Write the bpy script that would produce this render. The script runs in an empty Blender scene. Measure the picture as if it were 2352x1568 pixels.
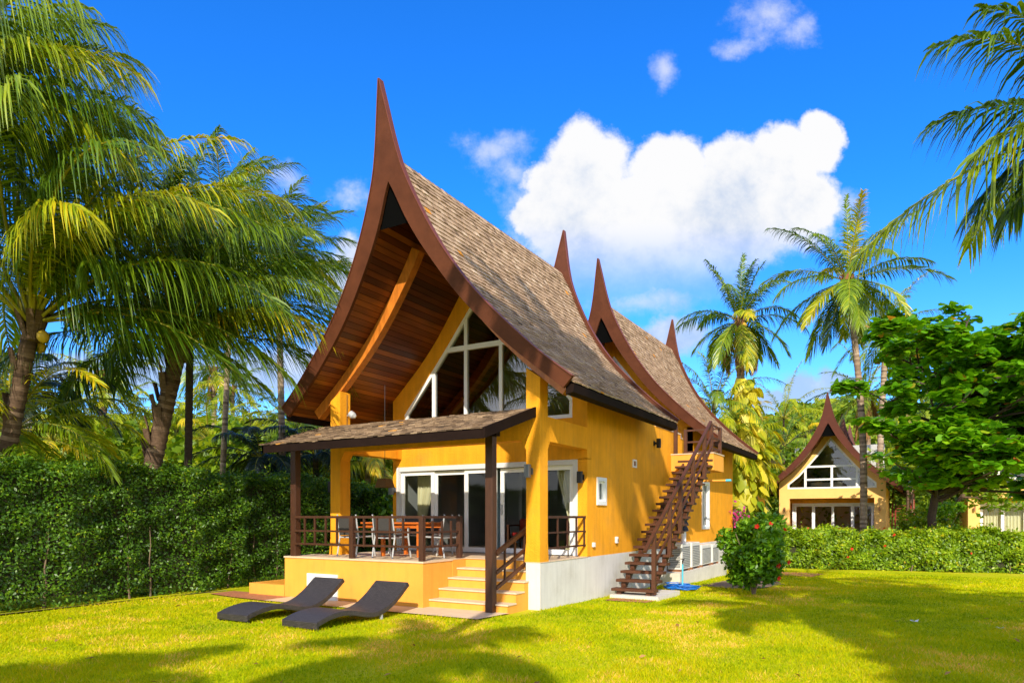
import bpy, math, random
import numpy as np
from mathutils import Vector

R = math.radians
random.seed(7)
scene = bpy.context.scene
col = scene.collection

# ------------------------------------------------------------------ camera
YAW = R(30.358)
CAM = np.array([6.022, -11.416, 1.75])
cd = bpy.data.cameras.new("camera")
cam = bpy.data.objects.new("camera", cd)
col.objects.link(cam)
cam.location = CAM
cam.rotation_euler = (R(90), 0, YAW)
cd.lens = 24.0
cd.sensor_width = 36.0
cd.shift_y = 573.0 / 3360.0
cd.clip_start = 0.05
cd.clip_end = 2000
scene.camera = cam

# ------------------------------------------------------------------ light
SUN_AZ = R(25.0)       # the sun stands behind the viewer, 25 degrees off the villa's axis
SUN_EL = R(32.0)
SUNV = np.array([math.sin(SUN_AZ) * math.cos(SUN_EL), -math.cos(SUN_AZ) * math.cos(SUN_EL), math.sin(SUN_EL)])
ld = bpy.data.lights.new("sun", 'SUN')
ld.energy = 2.9
ld.angle = R(0.5)
ld.color = (1.0, 0.90, 0.74)
sun = bpy.data.objects.new("sun", ld)
col.objects.link(sun)
sun.rotation_euler = Vector(SUNV).to_track_quat('Z', 'Y').to_euler()

scene.view_settings.view_transform = 'Standard'
scene.view_settings.look = 'None'
scene.view_settings.gamma = 1.0
scene.view_settings.exposure = 1.12
scene.cycles.max_bounces = 8
scene.cycles.transparent_max_bounces = 16
scene.cycles.use_denoising = True
scene.cycles.sample_clamp_indirect = 6.0

# ------------------------------------------------------------------ sky with clouds (by world direction)
def world():
    w = bpy.data.worlds.new("World")
    scene.world = w
    w.use_nodes = True
    nt = w.node_tree
    N, L = nt.nodes, nt.links
    N.clear()
    def nd(t, **kw):
        n = N.new(t)
        for k, v in kw.items():
            setattr(n, k, v)
        return n
    def plug(sock, v):
        if isinstance(v, (int, float)):
            sock.default_value = v
        elif isinstance(v, tuple):
            sock.default_value = v
        else:
            L.new(v, sock)
    def m(op, a, b=0.0, c=0.0, clamp=False):
        n = nd('ShaderNodeMath', operation=op, use_clamp=clamp)
        plug(n.inputs[0], a); plug(n.inputs[1], b); plug(n.inputs[2], c)
        return n.outputs[0]
    def dot(vec, k):
        n = nd('ShaderNodeVectorMath', operation='DOT_PRODUCT')
        L.new(vec, n.inputs[0]); n.inputs[1].default_value = k
        return n.outputs['Value']
    def noise(vec, sc, det=4, rough=0.55):
        n = nd('ShaderNodeTexNoise')
        L.new(vec, n.inputs['Vector'])
        n.inputs['Scale'].default_value = sc
        n.inputs['Detail'].default_value = det
        n.inputs['Roughness'].default_value = rough
        return n
    def sstep(x, lo, hi):
        n = nd('ShaderNodeMapRange', interpolation_type='SMOOTHSTEP')
        plug(n.inputs[0], x); plug(n.inputs[1], lo); plug(n.inputs[2], hi)
        return n.outputs[0]
    sky = nd('ShaderNodeTexSky', sky_type='NISHITA')
    sky.sun_disc = False
    sky.sun_elevation = SUN_EL
    sky.sun_rotation = math.atan2(SUNV[0], SUNV[1])
    sky.altitude = 0
    sky.air_density = 1.0
    sky.dust_density = 0.3
    sky.ozone_density = 3.0
    hs = nd('ShaderNodeHueSaturation')
    hs.inputs['Hue'].default_value = 0.5
    hs.inputs['Saturation'].default_value = 1.22
    hs.inputs['Value'].default_value = 1.0
    L.new(sky.outputs[0], hs.inputs['Color'])
    bg = nd('ShaderNodeBackground')
    gr = nd('ShaderNodeMix', data_type='RGBA', blend_type='MULTIPLY')
    gr.inputs['Factor'].default_value = 1.0
    gt = nd('ShaderNodeMix', data_type='RGBA')
    gt.inputs['A'].default_value = (0.42, 0.66, 1.0, 1)
    gt.inputs['B'].default_value = (0.14, 0.57, 1.0, 1)
    tc0 = nd('ShaderNodeTexCoord')
    L.new(sstep(dot(tc0.outputs['Generated'], (0, 0, 1)), 0.05, 0.42), gt.inputs['Factor'])
    L.new(gt.outputs['Result'], gr.inputs['B'])
    L.new(hs.outputs[0], gr.inputs['A'])
    L.new(gr.outputs['Result'], bg.inputs[0])
    bg.inputs[1].default_value = 0.15
    tc = nd('ShaderNodeTexCoord')
    D = tc.outputs['Generated']
    ca, sa = math.cos(YAW), math.sin(YAW)
    fw = m('MAXIMUM', dot(D, (-sa, ca, 0)), 0.02)
    u0 = m('DIVIDE', dot(D, (ca, sa, 0)), fw)
    v0 = m('DIVIDE', dot(D, (0, 0, 1)), fw)
    cb = nd('ShaderNodeCombineXYZ')
    L.new(u0, cb.inputs[0]); L.new(v0, cb.inputs[1])
    uv = cb.outputs[0]
    n1 = noise(uv, 9, 7, 0.62)
    sp = nd('ShaderNodeSeparateColor')
    L.new(n1.outputs['Color'], sp.inputs[0])
    u = m('ADD', u0, m('MULTIPLY', m('SUBTRACT', sp.outputs[0], 0.5), 0.065))
    v = m('ADD', v0, m('MULTIPLY', m('SUBTRACT', sp.outputs[1], 0.5), 0.065))
    def lobe(x, y, rx, ry):
        cu, cv = (x - 1176) / 1568.0, (1185 - y) / 1568.0
        a = m('DIVIDE', m('SUBTRACT', u, cu), rx / 1568.0)
        b = m('DIVIDE', m('SUBTRACT', v, cv), ry / 1568.0)
        return m('SUBTRACT', 1.0, m('SQRT', m('ADD', m('MULTIPLY', a, a), m('MULTIPLY', b, b))))
    def union(ls):
        r = None
        for l in ls:
            k = lobe(*l)
            r = k if r is None else m('SMOOTH_MAX', r, k, 0.12)
        return r
    big = union([(1345, 385, 110, 108), (1275, 440, 85, 85), (1235, 500, 70, 60), (1330, 480, 150, 130), (1540, 385, 105, 95), (1690, 400, 90, 95), (1800, 370, 90, 95), (1885, 320, 55, 75),
                 (1600, 500, 330, 140), (1830, 460, 110, 95), (1290, 540, 90, 60), (1450, 570, 260, 100), (1480, 640, 260, 85), (1900, 300, 34, 34)])
    detail = noise(uv, 26, 9, 0.68)
    dn = m('SUBTRACT', detail.outputs[0], 0.5)
    bigd = m('ADD', big, m('MULTIPLY', dn, 0.45))
    # soft base: the lower half thins out into the blue
    bot = sstep(v0, (1185 - 715) / 1568.0, (1185 - 500) / 1568.0)
    a_big = m('MULTIPLY', sstep(bigd, -0.05, 0.22), m('ADD', m('MULTIPLY', bot, 0.84), 0.16))
    wisp = union([(1765, 45, 110, 75), (1830, 75, 55, 45), (1700, 110, 65, 35), (1525, 165, 42, 70), (1130, 345, 105, 60), (1180, 400, 60, 60), (655, 400, 60, 50), (810, 445, 70, 40), (800, 590, 60, 60),
                  (1215, 470, 90, 70), (1190, 560, 60, 60), (1480, 690, 260, 45), (1930, 470, 50, 60)])
    low = union([(800, 590, 70, 70), (770, 640, 90, 90), (1530, 770, 130, 50), (1850, 890, 90, 50), (1775, 935, 110, 40), (1920, 865, 55, 36), (300, 850, 330, 60), (620, 850, 220, 75), (1080, 1000, 300, 60)])
    wn = noise(uv, 14, 8, 0.65)
    a_w = m('MULTIPLY', sstep(m('ADD', wisp, m('MULTIPLY', m('SUBTRACT', wn.outputs[0], 0.5), 2.4)), 0.05, 1.25), 0.62)
    a_w = m('MAXIMUM', a_w, m('MULTIPLY', sstep(m('ADD', low, m('MULTIPLY', m('SUBTRACT', wn.outputs[0], 0.5), 1.3)), 0.0, 0.55), 0.85))
    # a low bank of thin cloud near the horizon, all round
    gn = noise(D, 5, 6, 0.6)
    a_h = m('MULTIPLY', m('MULTIPLY', sstep(gn.outputs[0], 0.5, 0.75), m('SUBTRACT', 1.0, sstep(dot(D, (0, 0, 1)), 0.02, 0.22))), 0.55)
    front = sstep(dot(D, (-sa, ca, 0)), 0.1, 0.25)
    # unseen bright cloud added behind the viewpoint to fill the shaded walls
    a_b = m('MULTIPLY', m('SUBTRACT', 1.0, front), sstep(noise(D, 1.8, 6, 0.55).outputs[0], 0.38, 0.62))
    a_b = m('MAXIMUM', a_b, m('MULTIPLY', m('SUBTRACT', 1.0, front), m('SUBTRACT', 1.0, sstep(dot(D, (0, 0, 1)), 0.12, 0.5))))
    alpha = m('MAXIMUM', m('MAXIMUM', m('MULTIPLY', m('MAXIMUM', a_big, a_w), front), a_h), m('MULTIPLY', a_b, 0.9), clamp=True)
    # cloud body: sunlit heads, bluish folds and base
    sh = m('ADD', m('MULTIPLY', m('SUBTRACT', noise(uv, 7.5, 6, 0.6).outputs[0], 0.5), 1.9), m('MULTIPLY', m('SUBTRACT', v0, 0.42), 2.6))
    lit = sstep(m('ADD', sh, m('MULTIPLY', dn, 0.6)), -0.62, 0.22)
    ramp = nd('ShaderNodeMix', data_type='RGBA')
    L.new(lit, ramp.inputs['Factor'])
    ramp.inputs['A'].default_value = (0.47, 0.60, 0.83, 1)
    ramp.inputs['B'].default_value = (0.96, 0.96, 0.97, 1)
    bc = nd('ShaderNodeBackground')
    L.new(ramp.outputs['Result'], bc.inputs[0])
    L.new(m('ADD', 0.47, m('MULTIPLY', m('SUBTRACT', 1.0, front), 0.50)), bc.inputs[1])  # the added cloud behind the viewpoint is boosted to lift the shade
    mx = nd('ShaderNodeMixShader')
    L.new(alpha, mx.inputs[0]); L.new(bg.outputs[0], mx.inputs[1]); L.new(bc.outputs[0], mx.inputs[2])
    out = nd('ShaderNodeOutputWorld')
    L.new(mx.outputs[0], out.inputs[0])
world()

# ------------------------------------------------------------------ helpers
def at(px, py, depth):
    """a world point that far ahead of the viewpoint (photo measured 2352 wide)"""
    r, uu = (px - 1176) / 1568.0, (1185 - py) / 1568.0
    ca, sa = math.cos(YAW), math.sin(YAW)
    return CAM + depth * np.array([r * ca - sa, r * sa + ca, uu])

def gz(y):
    return -0.02 * min(max(y, 0.0), 12.0)

def link(o, parent=None):
    col.objects.link(o)
    if parent is not None:
        o.parent = parent
    return o

def tag(o, label=None, cat=None, group=None, kind=None):
    if label: o["label"] = label
    if cat: o["category"] = cat
    if group: o["group"] = group
    if kind: o["kind"] = kind
    return o

def empty(name, loc=(0, 0, 0), rz=0.0, label=None, cat=None, group=None):
    o = bpy.data.objects.new(name, None)
    o.empty_display_size = 0.3
    o.location = loc
    o.rotation_euler = (0, 0, rz)
    col.objects.link(o)
    return tag(o, label, cat, group)

def children(o):
    return [c for c in bpy.data.objects if c.parent == o]

def copy_tree(o, parent=None):
    c = o.copy()
    col.objects.link(c)
    c.parent = parent
    for ch in children(o):
        copy_tree(ch, c)
    return c

class MB:
    """collects faces and links them as one mesh object"""
    def __init__(s):
        s.v, s.f, s.t, s.m = [], [], [], []
    def poly(s, pts, t=0.5, mi=0):
        b = len(s.v)
        s.v += [tuple(p) for p in pts]
        s.f.append(tuple(range(b, b + len(pts)))); s.t.append(t); s.m.append(mi)
    def hexa(s, p, t=0.5, mi=0):
        b = len(s.v)
        s.v += [tuple(q) for q in p]
        for q in ((0, 3, 2, 1), (4, 5, 6, 7), (0, 1, 5, 4), (1, 2, 6, 5), (2, 3, 7, 6), (3, 0, 4, 7)):
            s.f.append(tuple(b + i for i in q)); s.t.append(t); s.m.append(mi)
    def box(s, x0, x1, y0, y1, z0, z1, t=0.5, mi=0):
        s.hexa([(x0, y0, z0), (x1, y0, z0), (x1, y1, z0), (x0, y1, z0), (x0, y0, z1), (x1, y0, z1), (x1, y1, z1), (x0, y1, z1)], t, mi)
    def beam(s, a, b, w, h, up=(0, 0, 1), t=0.5, mi=0):
        a, b, up = Vector(a), Vector(b), Vector(up)
        d = (b - a).normalized()
        sx = d.cross(up)
        if sx.length < 1e-4: sx = d.cross(Vector((0, 1, 0)))
        sx.normalize()
        sz = sx.cross(d)
        p = []
        for c in (a, b):
            for i, j in ((-1, -1), (1, -1), (1, 1), (-1, 1)):
                p.append(c + sx * (i * w / 2) + sz * (j * h / 2))
        s.hexa(p, t, mi)
    def tube(s, pts, rad, n=8, t=0.5, mi=0, caps=True):
        pts = [Vector(p) for p in pts]
        if not hasattr(rad, '__len__'): rad = [rad] * len(pts)
        b0 = len(s.v)
        ref = None
        for i, p in enumerate(pts):
            d = (pts[min(i + 1, len(pts) - 1)] - pts[max(i - 1, 0)]).normalized()
            if ref is None:
                ref = d.orthogonal().normalized()
            x = (ref - d * ref.dot(d)).normalized()
            ref = x
            y = d.cross(x)
            for k in range(n):
                a = 2 * math.pi * k / n
                s.v.append(tuple(p + (x * math.cos(a) + y * math.sin(a)) * rad[i]))
        for i in range(len(pts) - 1):
            for k in range(n):
                a, b = b0 + i * n + k, b0 + i * n + (k + 1) % n
                s.f.append((a, b, b + n, a + n)); s.t.append(t); s.m.append(mi)
        if caps:
            s.f.append(tuple(b0 + k for k in range(n))[::-1]); s.t.append(t); s.m.append(mi)
            e = b0 + (len(pts) - 1) * n
            s.f.append(tuple(e + k for k in range(n))); s.t.append(t); s.m.append(mi)
    def build(s, name, mat, parent=None, smooth=False, bevel=0.0):
        me = bpy.data.meshes.new(name)
        me.from_pydata(s.v, [], s.f)
        for m_ in (mat if isinstance(mat, (list, tuple)) else [mat]):
            me.materials.append(m_)
        a = me.attributes.new('tint', 'FLOAT', 'FACE')
        a.data.foreach_set('value', np.array(s.t, dtype=np.float32))
        me.polygons.foreach_set('material_index', np.array(s.m, dtype=np.int32))
        if smooth:
            me.polygons.foreach_set('use_smooth', np.ones(len(s.f), dtype=bool))
        me.update()
        o = bpy.data.objects.new(name, me)
        link(o, parent)
        if bevel:
            b = o.modifiers.new('bevel', 'BEVEL')
            b.width = bevel; b.segments = 2; b.limit_method = 'ANGLE'
        return o

def npmesh(name, V, F, mats, parent=None, tint=None, mi=None, smooth=False):
    V = np.asarray(V, dtype=np.float32).reshape(-1, 3)
    F = np.asarray(F, dtype=np.int32)
    n, k = F.shape
    me = bpy.data.meshes.new(name)
    me.vertices.add(len(V)); me.vertices.foreach_set('co', V.ravel())
    me.loops.add(n * k); me.loops.foreach_set('vertex_index', F.ravel())
    me.polygons.add(n)
    me.polygons.foreach_set('loop_start', np.arange(0, n * k, k, dtype=np.int32))
    for m_ in (mats if isinstance(mats, (list, tuple)) else [mats]):
        me.materials.append(m_)
    if mi is not None: me.polygons.foreach_set('material_index', np.asarray(mi, dtype=np.int32))
    if smooth: me.polygons.foreach_set('use_smooth', np.ones(n, dtype=bool))
    a = me.attributes.new('tint', 'FLOAT', 'FACE')
    a.data.foreach_set('value', (np.full(n, .5) if tint is None else np.asarray(tint)).astype(np.float32))
    me.update(calc_edges=True)
    o = bpy.data.objects.new(name, me)
    return link(o, parent)

# ------------------------------------------------------------------ materials
def nodes(name):
    mt = bpy.data.materials.new(name)
    mt.use_nodes = True
    nt = mt.node_tree
    return mt, nt, nt.nodes['Principled BSDF'], nt.nodes['Material Output']

def setin(b, names, v):
    for n in names:
        if n in b.inputs:
            b.inputs[n].default_value = v
            return

def surf(name, c, rough=0.6, *a, streak=0.0, **k):
    mt = surf_(name, c, rough, *a, **k)
    if streak:
        nt = mt.node_tree; N, L = nt.nodes, nt.links; b = N['Principled BSDF']
        tc = N.new('ShaderNodeTexCoord'); mp = N.new('ShaderNodeMapping'); mp.inputs['Scale'].default_value = (5, 5, .45)
        L.new(tc.outputs['Object'], mp.inputs[0])
        n = N.new('ShaderNodeTexNoise'); n.inputs['Scale'].default_value = 1.6; n.inputs['Detail'].default_value = 7; n.inputs['Roughness'].default_value = .65
        L.new(mp.outputs[0], n.inputs['Vector'])
        r = N.new('ShaderNodeMapRange'); r.inputs[1].default_value = .42; r.inputs[2].default_value = .70; r.inputs[3].default_value = 1.0; r.inputs[4].default_value = 1 - streak
        L.new(n.outputs[0], r.inputs[0])
        v = N.new('ShaderNodeVectorMath'); v.operation = 'SCALE'
        src = b.inputs['Base Color'].links[0].from_socket
        L.new(src, v.inputs[0]); L.new(r.outputs[0], v.inputs['Scale']); L.new(v.outputs[0], b.inputs['Base Color'])
    return mt

def surf_(name, c, rough=0.6, var=0.15, vs=4.0, bump=0.0, bs=60.0, spec=0.4, tint=None, dirt=0.0, metal=0.0, stretch=None, detail=5):
    """painted, plastered or wooden surface: colour varied by noise, optional bump, optional per-face tint ramp"""
    mt, nt, b, out = nodes(name)
    N, L = nt.nodes, nt.links
    tc = N.new('ShaderNodeTexCoord')
    vec = tc.outputs['Object']
    if stretch:
        mp = N.new('ShaderNodeMapping'); mp.inputs['Scale'].default_value = stretch
        L.new(vec, mp.inputs[0]); vec = mp.outputs[0]
    nz = N.new('ShaderNodeTexNoise')
    nz.inputs['Scale'].default_value = vs; nz.inputs['Detail'].default_value = detail; nz.inputs['Roughness'].default_value = 0.6
    L.new(vec, nz.inputs['Vector'])
    mr = N.new('ShaderNodeMapRange')
    mr.inputs[1].default_value = 0.25; mr.inputs[2].default_value = 0.75
    mr.inputs[3].default_value = 1 - var; mr.inputs[4].default_value = 1 + var * 0.6
    L.new(nz.outputs[0], mr.inputs[0])
    mul = N.new('ShaderNodeVectorMath'); mul.operation = 'SCALE'
    if tint:
        at_ = N.new('ShaderNodeAttribute'); at_.attribute_name = 'tint'
        cr = N.new('ShaderNodeValToRGB')
        cr.color_ramp.elements[0].position = tint[0][0]; cr.color_ramp.elements[0].color = (*tint[0][1], 1)
        cr.color_ramp.elements[1].position = tint[-1][0]; cr.color_ramp.elements[1].color = (*tint[-1][1], 1)
        for p_, c_ in tint[1:-1]:
            e = cr.color_ramp.elements.new(p_); e.color = (*c_, 1)
        L.new(at_.outputs['Fac'], cr.inputs[0]); L.new(cr.outputs[0], mul.inputs[0])
    else:
        mul.inputs[0].default_value = c
    L.new(mr.outputs[0], mul.inputs['Scale'])
    res = mul.outputs[0]
    if dirt:
        n2 = N.new('ShaderNodeTexNoise'); n2.inputs['Scale'].default_value = 1.3; n2.inputs['Detail'].default_value = 8; n2.inputs['Roughness'].default_value = 0.7
        L.new(tc.outputs['Object'], n2.inputs['Vector'])
        m2 = N.new('ShaderNodeMapRange'); m2.inputs[1].default_value = 0.5; m2.inputs[2].default_value = 0.78; m2.inputs[3].default_value = 0; m2.inputs[4].default_value = dirt
        L.new(n2.outputs[0], m2.inputs[0])
        mx = N.new('ShaderNodeMix'); mx.data_type = 'RGBA'
        L.new(m2.outputs[0], mx.inputs['Factor']); L.new(res, mx.inputs['A']); mx.inputs['B'].default_value = (0.22, 0.17, 0.10, 1)
        res = mx.outputs['Result']
    L.new(res, b.inputs['Base Color'])
    b.inputs['Roughness'].default_value = rough
    b.inputs['Metallic'].default_value = metal
    setin(b, ['Specular IOR Level', 'Specular'], spec)
    if bump:
        n3 = N.new('ShaderNodeTexNoise'); n3.inputs['Scale'].default_value = bs; n3.inputs['Detail'].default_value = 3
        L.new(vec, n3.inputs['Vector'])
        bp = N.new('ShaderNodeBump'); bp.inputs['Strength'].default_value = bump; bp.inputs['Distance'].default_value = 0.02
        L.new(n3.outputs[0], bp.inputs['Height']); L.new(bp.outputs[0], b.inputs['Normal'])
    return mt

def leaf(name, ramp, rough=0.42, trans=0.35, spec=0.45, gloss=None):
    """leaf: colour by per-leaf tint, partly translucent"""
    mt, nt, b, out = nodes(name)
    N, L = nt.nodes, nt.links
    at_ = N.new('ShaderNodeAttribute'); at_.attribute_name = 'tint'
    cr = N.new('ShaderNodeValToRGB')
    els = cr.color_ramp.elements
    els[0].position, els[0].color = ramp[0][0], (*ramp[0][1], 1)
    els[1].position, els[1].color = ramp[-1][0], (*ramp[-1][1], 1)
    for p_, c_ in ramp[1:-1]:
        e = els.new(p_); e.color = (*c_, 1)
    L.new(at_.outputs['Fac'], cr.inputs[0])
    L.new(cr.outputs[0], b.inputs['Base Color'])
    b.inputs['Roughness'].default_value = rough
    setin(b, ['Specular IOR Level', 'Specular'], spec)
    tr = N.new('ShaderNodeBsdfTranslucent')
    gm = N.new('ShaderNodeMix'); gm.data_type = 'RGBA'; gm.blend_type = 'MULTIPLY'
    gm.inputs['Factor'].default_value = 1.0
    L.new(cr.outputs[0], gm.inputs['A']); gm.inputs['B'].default_value = (1.7, 1.5, 0.5, 1)
    L.new(gm.outputs['Result'], tr.inputs[0])
    mx = N.new('ShaderNodeMixShader'); mx.inputs[0].default_value = trans
    L.new(b.outputs[0], mx.inputs[1]); L.new(tr.outputs[0], mx.inputs[2]); L.new(mx.outputs[0], out.inputs[0])
    return mt

def glass(name, tint=(0.55, 0.62, 0.62), ior=2.0):
    mt, nt, b, out = nodes(name)
    N, L = nt.nodes, nt.links
    N.remove(b)
    fr = N.new('ShaderNodeFresnel'); fr.inputs[0].default_value = ior
    tp = N.new('ShaderNodeBsdfTransparent'); tp.inputs[0].default_value = (*tint, 1)
    gl = N.new('ShaderNodeBsdfGlossy'); gl.inputs['Roughness'].default_value = 0.0
    mx = N.new('ShaderNodeMixShader')
    L.new(fr.outputs[0], mx.inputs[0]); L.new(tp.outputs[0], mx.inputs[1]); L.new(gl.outputs[0], mx.inputs[2]); L.new(mx.outputs[0], out.inputs[0])
    return mt

M = {}
M['wall'] = surf('ochre plaster', (0.86, 0.365, 0.018), 0.9, 0.16, 1.4, 0.6, 45, 0.15, dirt=0.22, streak=0.16)
M['wall_lite'] = surf('pale ochre plaster', (0.82, 0.37, 0.055), 0.9, 0.12, 1.5, 0.3, 60, 0.15, dirt=0.2, streak=0.10)
M['plinth'] = surf('white plaster', (0.63, 0.61, 0.565), 0.8, 0.06, 2, 0.15, 50, 0.2, dirt=0.3, streak=0.12)
M['stone'] = surf('cream stone', (0.66, 0.50, 0.33), 0.6, 0.12, 6, 0.1, 80, 0.3)
M['barge'] = surf('red brown board', (0.098, 0.031, 0.014), 0.6, 0.28, 3, 0.08, 120, 0.12)
M['barge_trim'] = surf('edge trim', (0.16, 0.046, 0.024), 0.5, 0.15, 4, 0, 60, 0.25)
M['brown'] = surf('dark brown timber', (0.060, 0.021, 0.008), 0.55, 0.35, 5, 0.12, 90, 0.4, stretch=(3, 3, 1))
M['stair'] = surf('brown stair timber', (0.085, 0.029, 0.011), 0.55, 0.3, 5, 0.1, 90, 0.4)
M['dark'] = surf('dark fascia', (0.014, 0.007, 0.005), 0.75, 0.3, 5, 0.1, 80, 0.08)
M['soffit'] = surf('varnished soffit board', (0.5, 0.15, 0.03), 0.4, 0.45, 2.2, 0.08, 60, 0.45, stretch=(4, 0.6, 4),
                   tint=[(0, (0.07, 0.013, 0.003)), (0.5, (0.17, 0.036, 0.005)), (1, (0.30, 0.085, 0.011))])
M['rafter'] = surf('orange rafter', (0.55, 0.17, 0.02), 0.4, 0.4, 3, 0.06, 60, 0.45, stretch=(4, 4, 1))
M['shingle'] = surf('wood shingle', (0.4, 0.3, 0.2), 0.85, 0.16, 5, 0.15, 60, 0.1, stretch=(1, 6, 1),
                    tint=[(0, (0.08, 0.055, 0.038)), (0.25, (0.24, 0.155, 0.095)), (0.55, (0.40, 0.27, 0.17)), (0.95, (0.62, 0.47, 0.33)), (0.965, (0.60, 0.24, 0.03)), (1, (0.62, 0.25, 0.03))])
M['shingle_old'] = surf('weathered shingle', (0.3, 0.25, 0.18), 0.85, 0.35, 8, 0.3, 60, 0.15, stretch=(6, 1, 1),
                        tint=[(0, (0.06, 0.040, 0.026)), (0.4, (0.17, 0.110, 0.063)), (0.95, (0.34, 0.235, 0.14)), (1, (0.55, 0.26, 0.05))])
M['white'] = surf('white window frame', (0.80, 0.80, 0.78), 0.35, 0.03, 3, 0, 60, 0.5)
M['grey'] = surf('grey white surround', (0.62, 0.62, 0.62), 0.5, 0.04, 3, 0, 60, 0.4)
M['glass'] = glass('window glass', (0.80, 0.85, 0.85), 1.5)
M['gable_glass'] = glass('gable glass', (0.42, 0.46, 0.46), 2.3)
M['far_glass'] = glass('far glass', (0.75, 0.80, 0.78), 1.9)
M['room'] = surf('interior wall', (0.42, 0.42, 0.42), 0.8, 0.05, 2)
M['room_floor'] = surf('interior floor', (0.22, 0.17, 0.13), 0.4, 0.1, 4)
M['curtain'] = surf('cream curtain', (0.85, 0.78, 0.52), 0.85, 0.08, 8)
M['sheer'] = surf('pale sheer curtain', (0.45, 0.62, 0.68), 0.85, 0.08, 8)
M['red'] = surf('red cloth', (0.55, 0.02, 0.015), 0.7, 0.1, 9)
M['metal'] = surf('silver tube', (0.40, 0.41, 0.42), 0.35, 0.05, 8, 0, 60, 0.6)
M['sling'] = surf('dark sling mesh', (0.055, 0.052, 0.05), 0.6, 0.15, 40, 0.2, 220, 0.3)
M['teak'] = surf('orange teak', (0.55, 0.13, 0.015), 0.4, 0.25, 6, 0.05, 60, 0.4, stretch=(1, 5, 5))
M['lampgrey'] = surf('lamp metal', (0.16, 0.17, 0.19), 0.4, 0.1, 8, 0, 60, 0.5, metal=0.3)
M['lampblack'] = surf('black lamp metal', (0.018, 0.018, 0.022), 0.45, 0.1, 8, 0, 60, 0.4)
M['wicker_lamp'] = surf('woven lamp shade', (0.16, 0.10, 0.045), 0.8, 0.4, 60, 0.5, 120, 0.2)
M['plastic'] = surf('white plastic', (0.75, 0.74, 0.70), 0.4, 0.04, 3)
M['acwhite'] = surf('air conditioner casing', (0.68, 0.66, 0.60), 0.45, 0.08, 4, dirt=0.3)
M['acdark'] = surf('air conditioner grille', (0.20, 0.20, 0.19), 0.5, 0.2, 30)
M['rust'] = surf('rusty steel', (0.28, 0.12, 0.05), 0.8, 0.3, 12)
M['blue'] = surf('blue hose', (0.01, 0.16, 0.62), 0.4, 0.1, 10)
M['ltblue'] = surf('pale blue pipe', (0.10, 0.50, 0.66), 0.4, 0.05, 10)
M['concrete'] = surf('pale concrete', (0.62, 0.58, 0.50), 0.85, 0.12, 5, 0.15, 60, 0.2, dirt=0.25)
M['brick'] = surf('red brick paving', (0.44, 0.18, 0.085), 0.85, 0.35, 14, 0.3, 60, 0.2)
M['soil'] = surf('brown soil', (0.27, 0.19, 0.12), 0.95, 0.4, 9, 0.6, 40, 0.1)
M['bark'] = surf('palm bark', (0.135, 0.085, 0.055), 0.9, 0.5, 7, 0.6, 25, 0.12, stretch=(1, 1, 4), tint=[(0, (0.045, 0.028, 0.018)), (0.5, (0.13, 0.082, 0.053)), (1, (0.25, 0.17, 0.115))])
M['bark_pale'] = surf('pale palm bark', (0.36, 0.26, 0.175), 0.9, 0.4, 6, 0.5, 25, 0.12, stretch=(1, 1, 4), tint=[(0, (0.15, 0.10, 0.065)), (0.5, (0.34, 0.245, 0.165)), (1, (0.46, 0.35, 0.25))])
M['bark_dark'] = surf('dark bark', (0.085, 0.06, 0.045), 0.9, 0.4, 8, 0.5, 25, 0.15, stretch=(1, 1, 3))
M['twig'] = surf('twig', (0.20, 0.14, 0.09), 0.9, 0.3, 10)
M['coconut'] = surf('coconut husk', (0.55, 0.36, 0.03), 0.5, 0.25, 10)
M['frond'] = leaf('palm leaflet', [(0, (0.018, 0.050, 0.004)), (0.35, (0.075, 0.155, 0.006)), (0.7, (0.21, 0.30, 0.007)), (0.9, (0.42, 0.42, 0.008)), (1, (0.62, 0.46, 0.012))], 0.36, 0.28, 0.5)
M['frond_bright'] = leaf('bright palm leaflet', [(0, (0.09, 0.16, 0.006)), (0.4, (0.22, 0.31, 0.008)), (0.8, (0.42, 0.45, 0.010)), (1, (0.66, 0.48, 0.012))], 0.45, 0.42, 0.3)
M['frond_dark'] = leaf('dark palm leaflet', [(0, (0.010, 0.026, 0.008)), (0.6, (0.022, 0.05, 0.010)), (1, (0.06, 0.09, 0.012))], 0.4, 0.2, 0.5)
M['frond_dead'] = leaf('dead frond', [(0, (0.22, 0.11, 0.04)), (1, (0.46, 0.25, 0.10))], 0.8, 0.2, 0.1)
M['rachis'] = surf('frond stalk', (0.30, 0.27, 0.02), 0.45, 0.25, 6, 0, 60, 0.4)
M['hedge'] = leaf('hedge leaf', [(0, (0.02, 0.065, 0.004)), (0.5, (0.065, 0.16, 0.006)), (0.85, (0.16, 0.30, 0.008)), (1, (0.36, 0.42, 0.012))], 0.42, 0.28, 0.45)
M['hedge_low'] = leaf('low hedge leaf', [(0, (0.07, 0.15, 0.006)), (0.5, (0.22, 0.36, 0.008)), (0.85, (0.42, 0.52, 0.010)), (1, (0.60, 0.46, 0.02))], 0.42, 0.35, 0.4)
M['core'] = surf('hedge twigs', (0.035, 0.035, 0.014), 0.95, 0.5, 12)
M['hib'] = leaf('hibiscus leaf', [(0, (0.04, 0.13, 0.005)), (0.6, (0.13, 0.30, 0.008)), (1, (0.34, 0.48, 0.012))], 0.4, 0.32, 0.45)
M['almond'] = leaf('almond tree leaf', [(0, (0.04, 0.14, 0.005)), (0.5, (0.11, 0.31, 0.007)), (0.9, (0.28, 0.50, 0.012)), (0.97, (0.36, 0.30, 0.02)), (1, (0.42, 0.11, 0.03))], 0.34, 0.38, 0.5)
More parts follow.
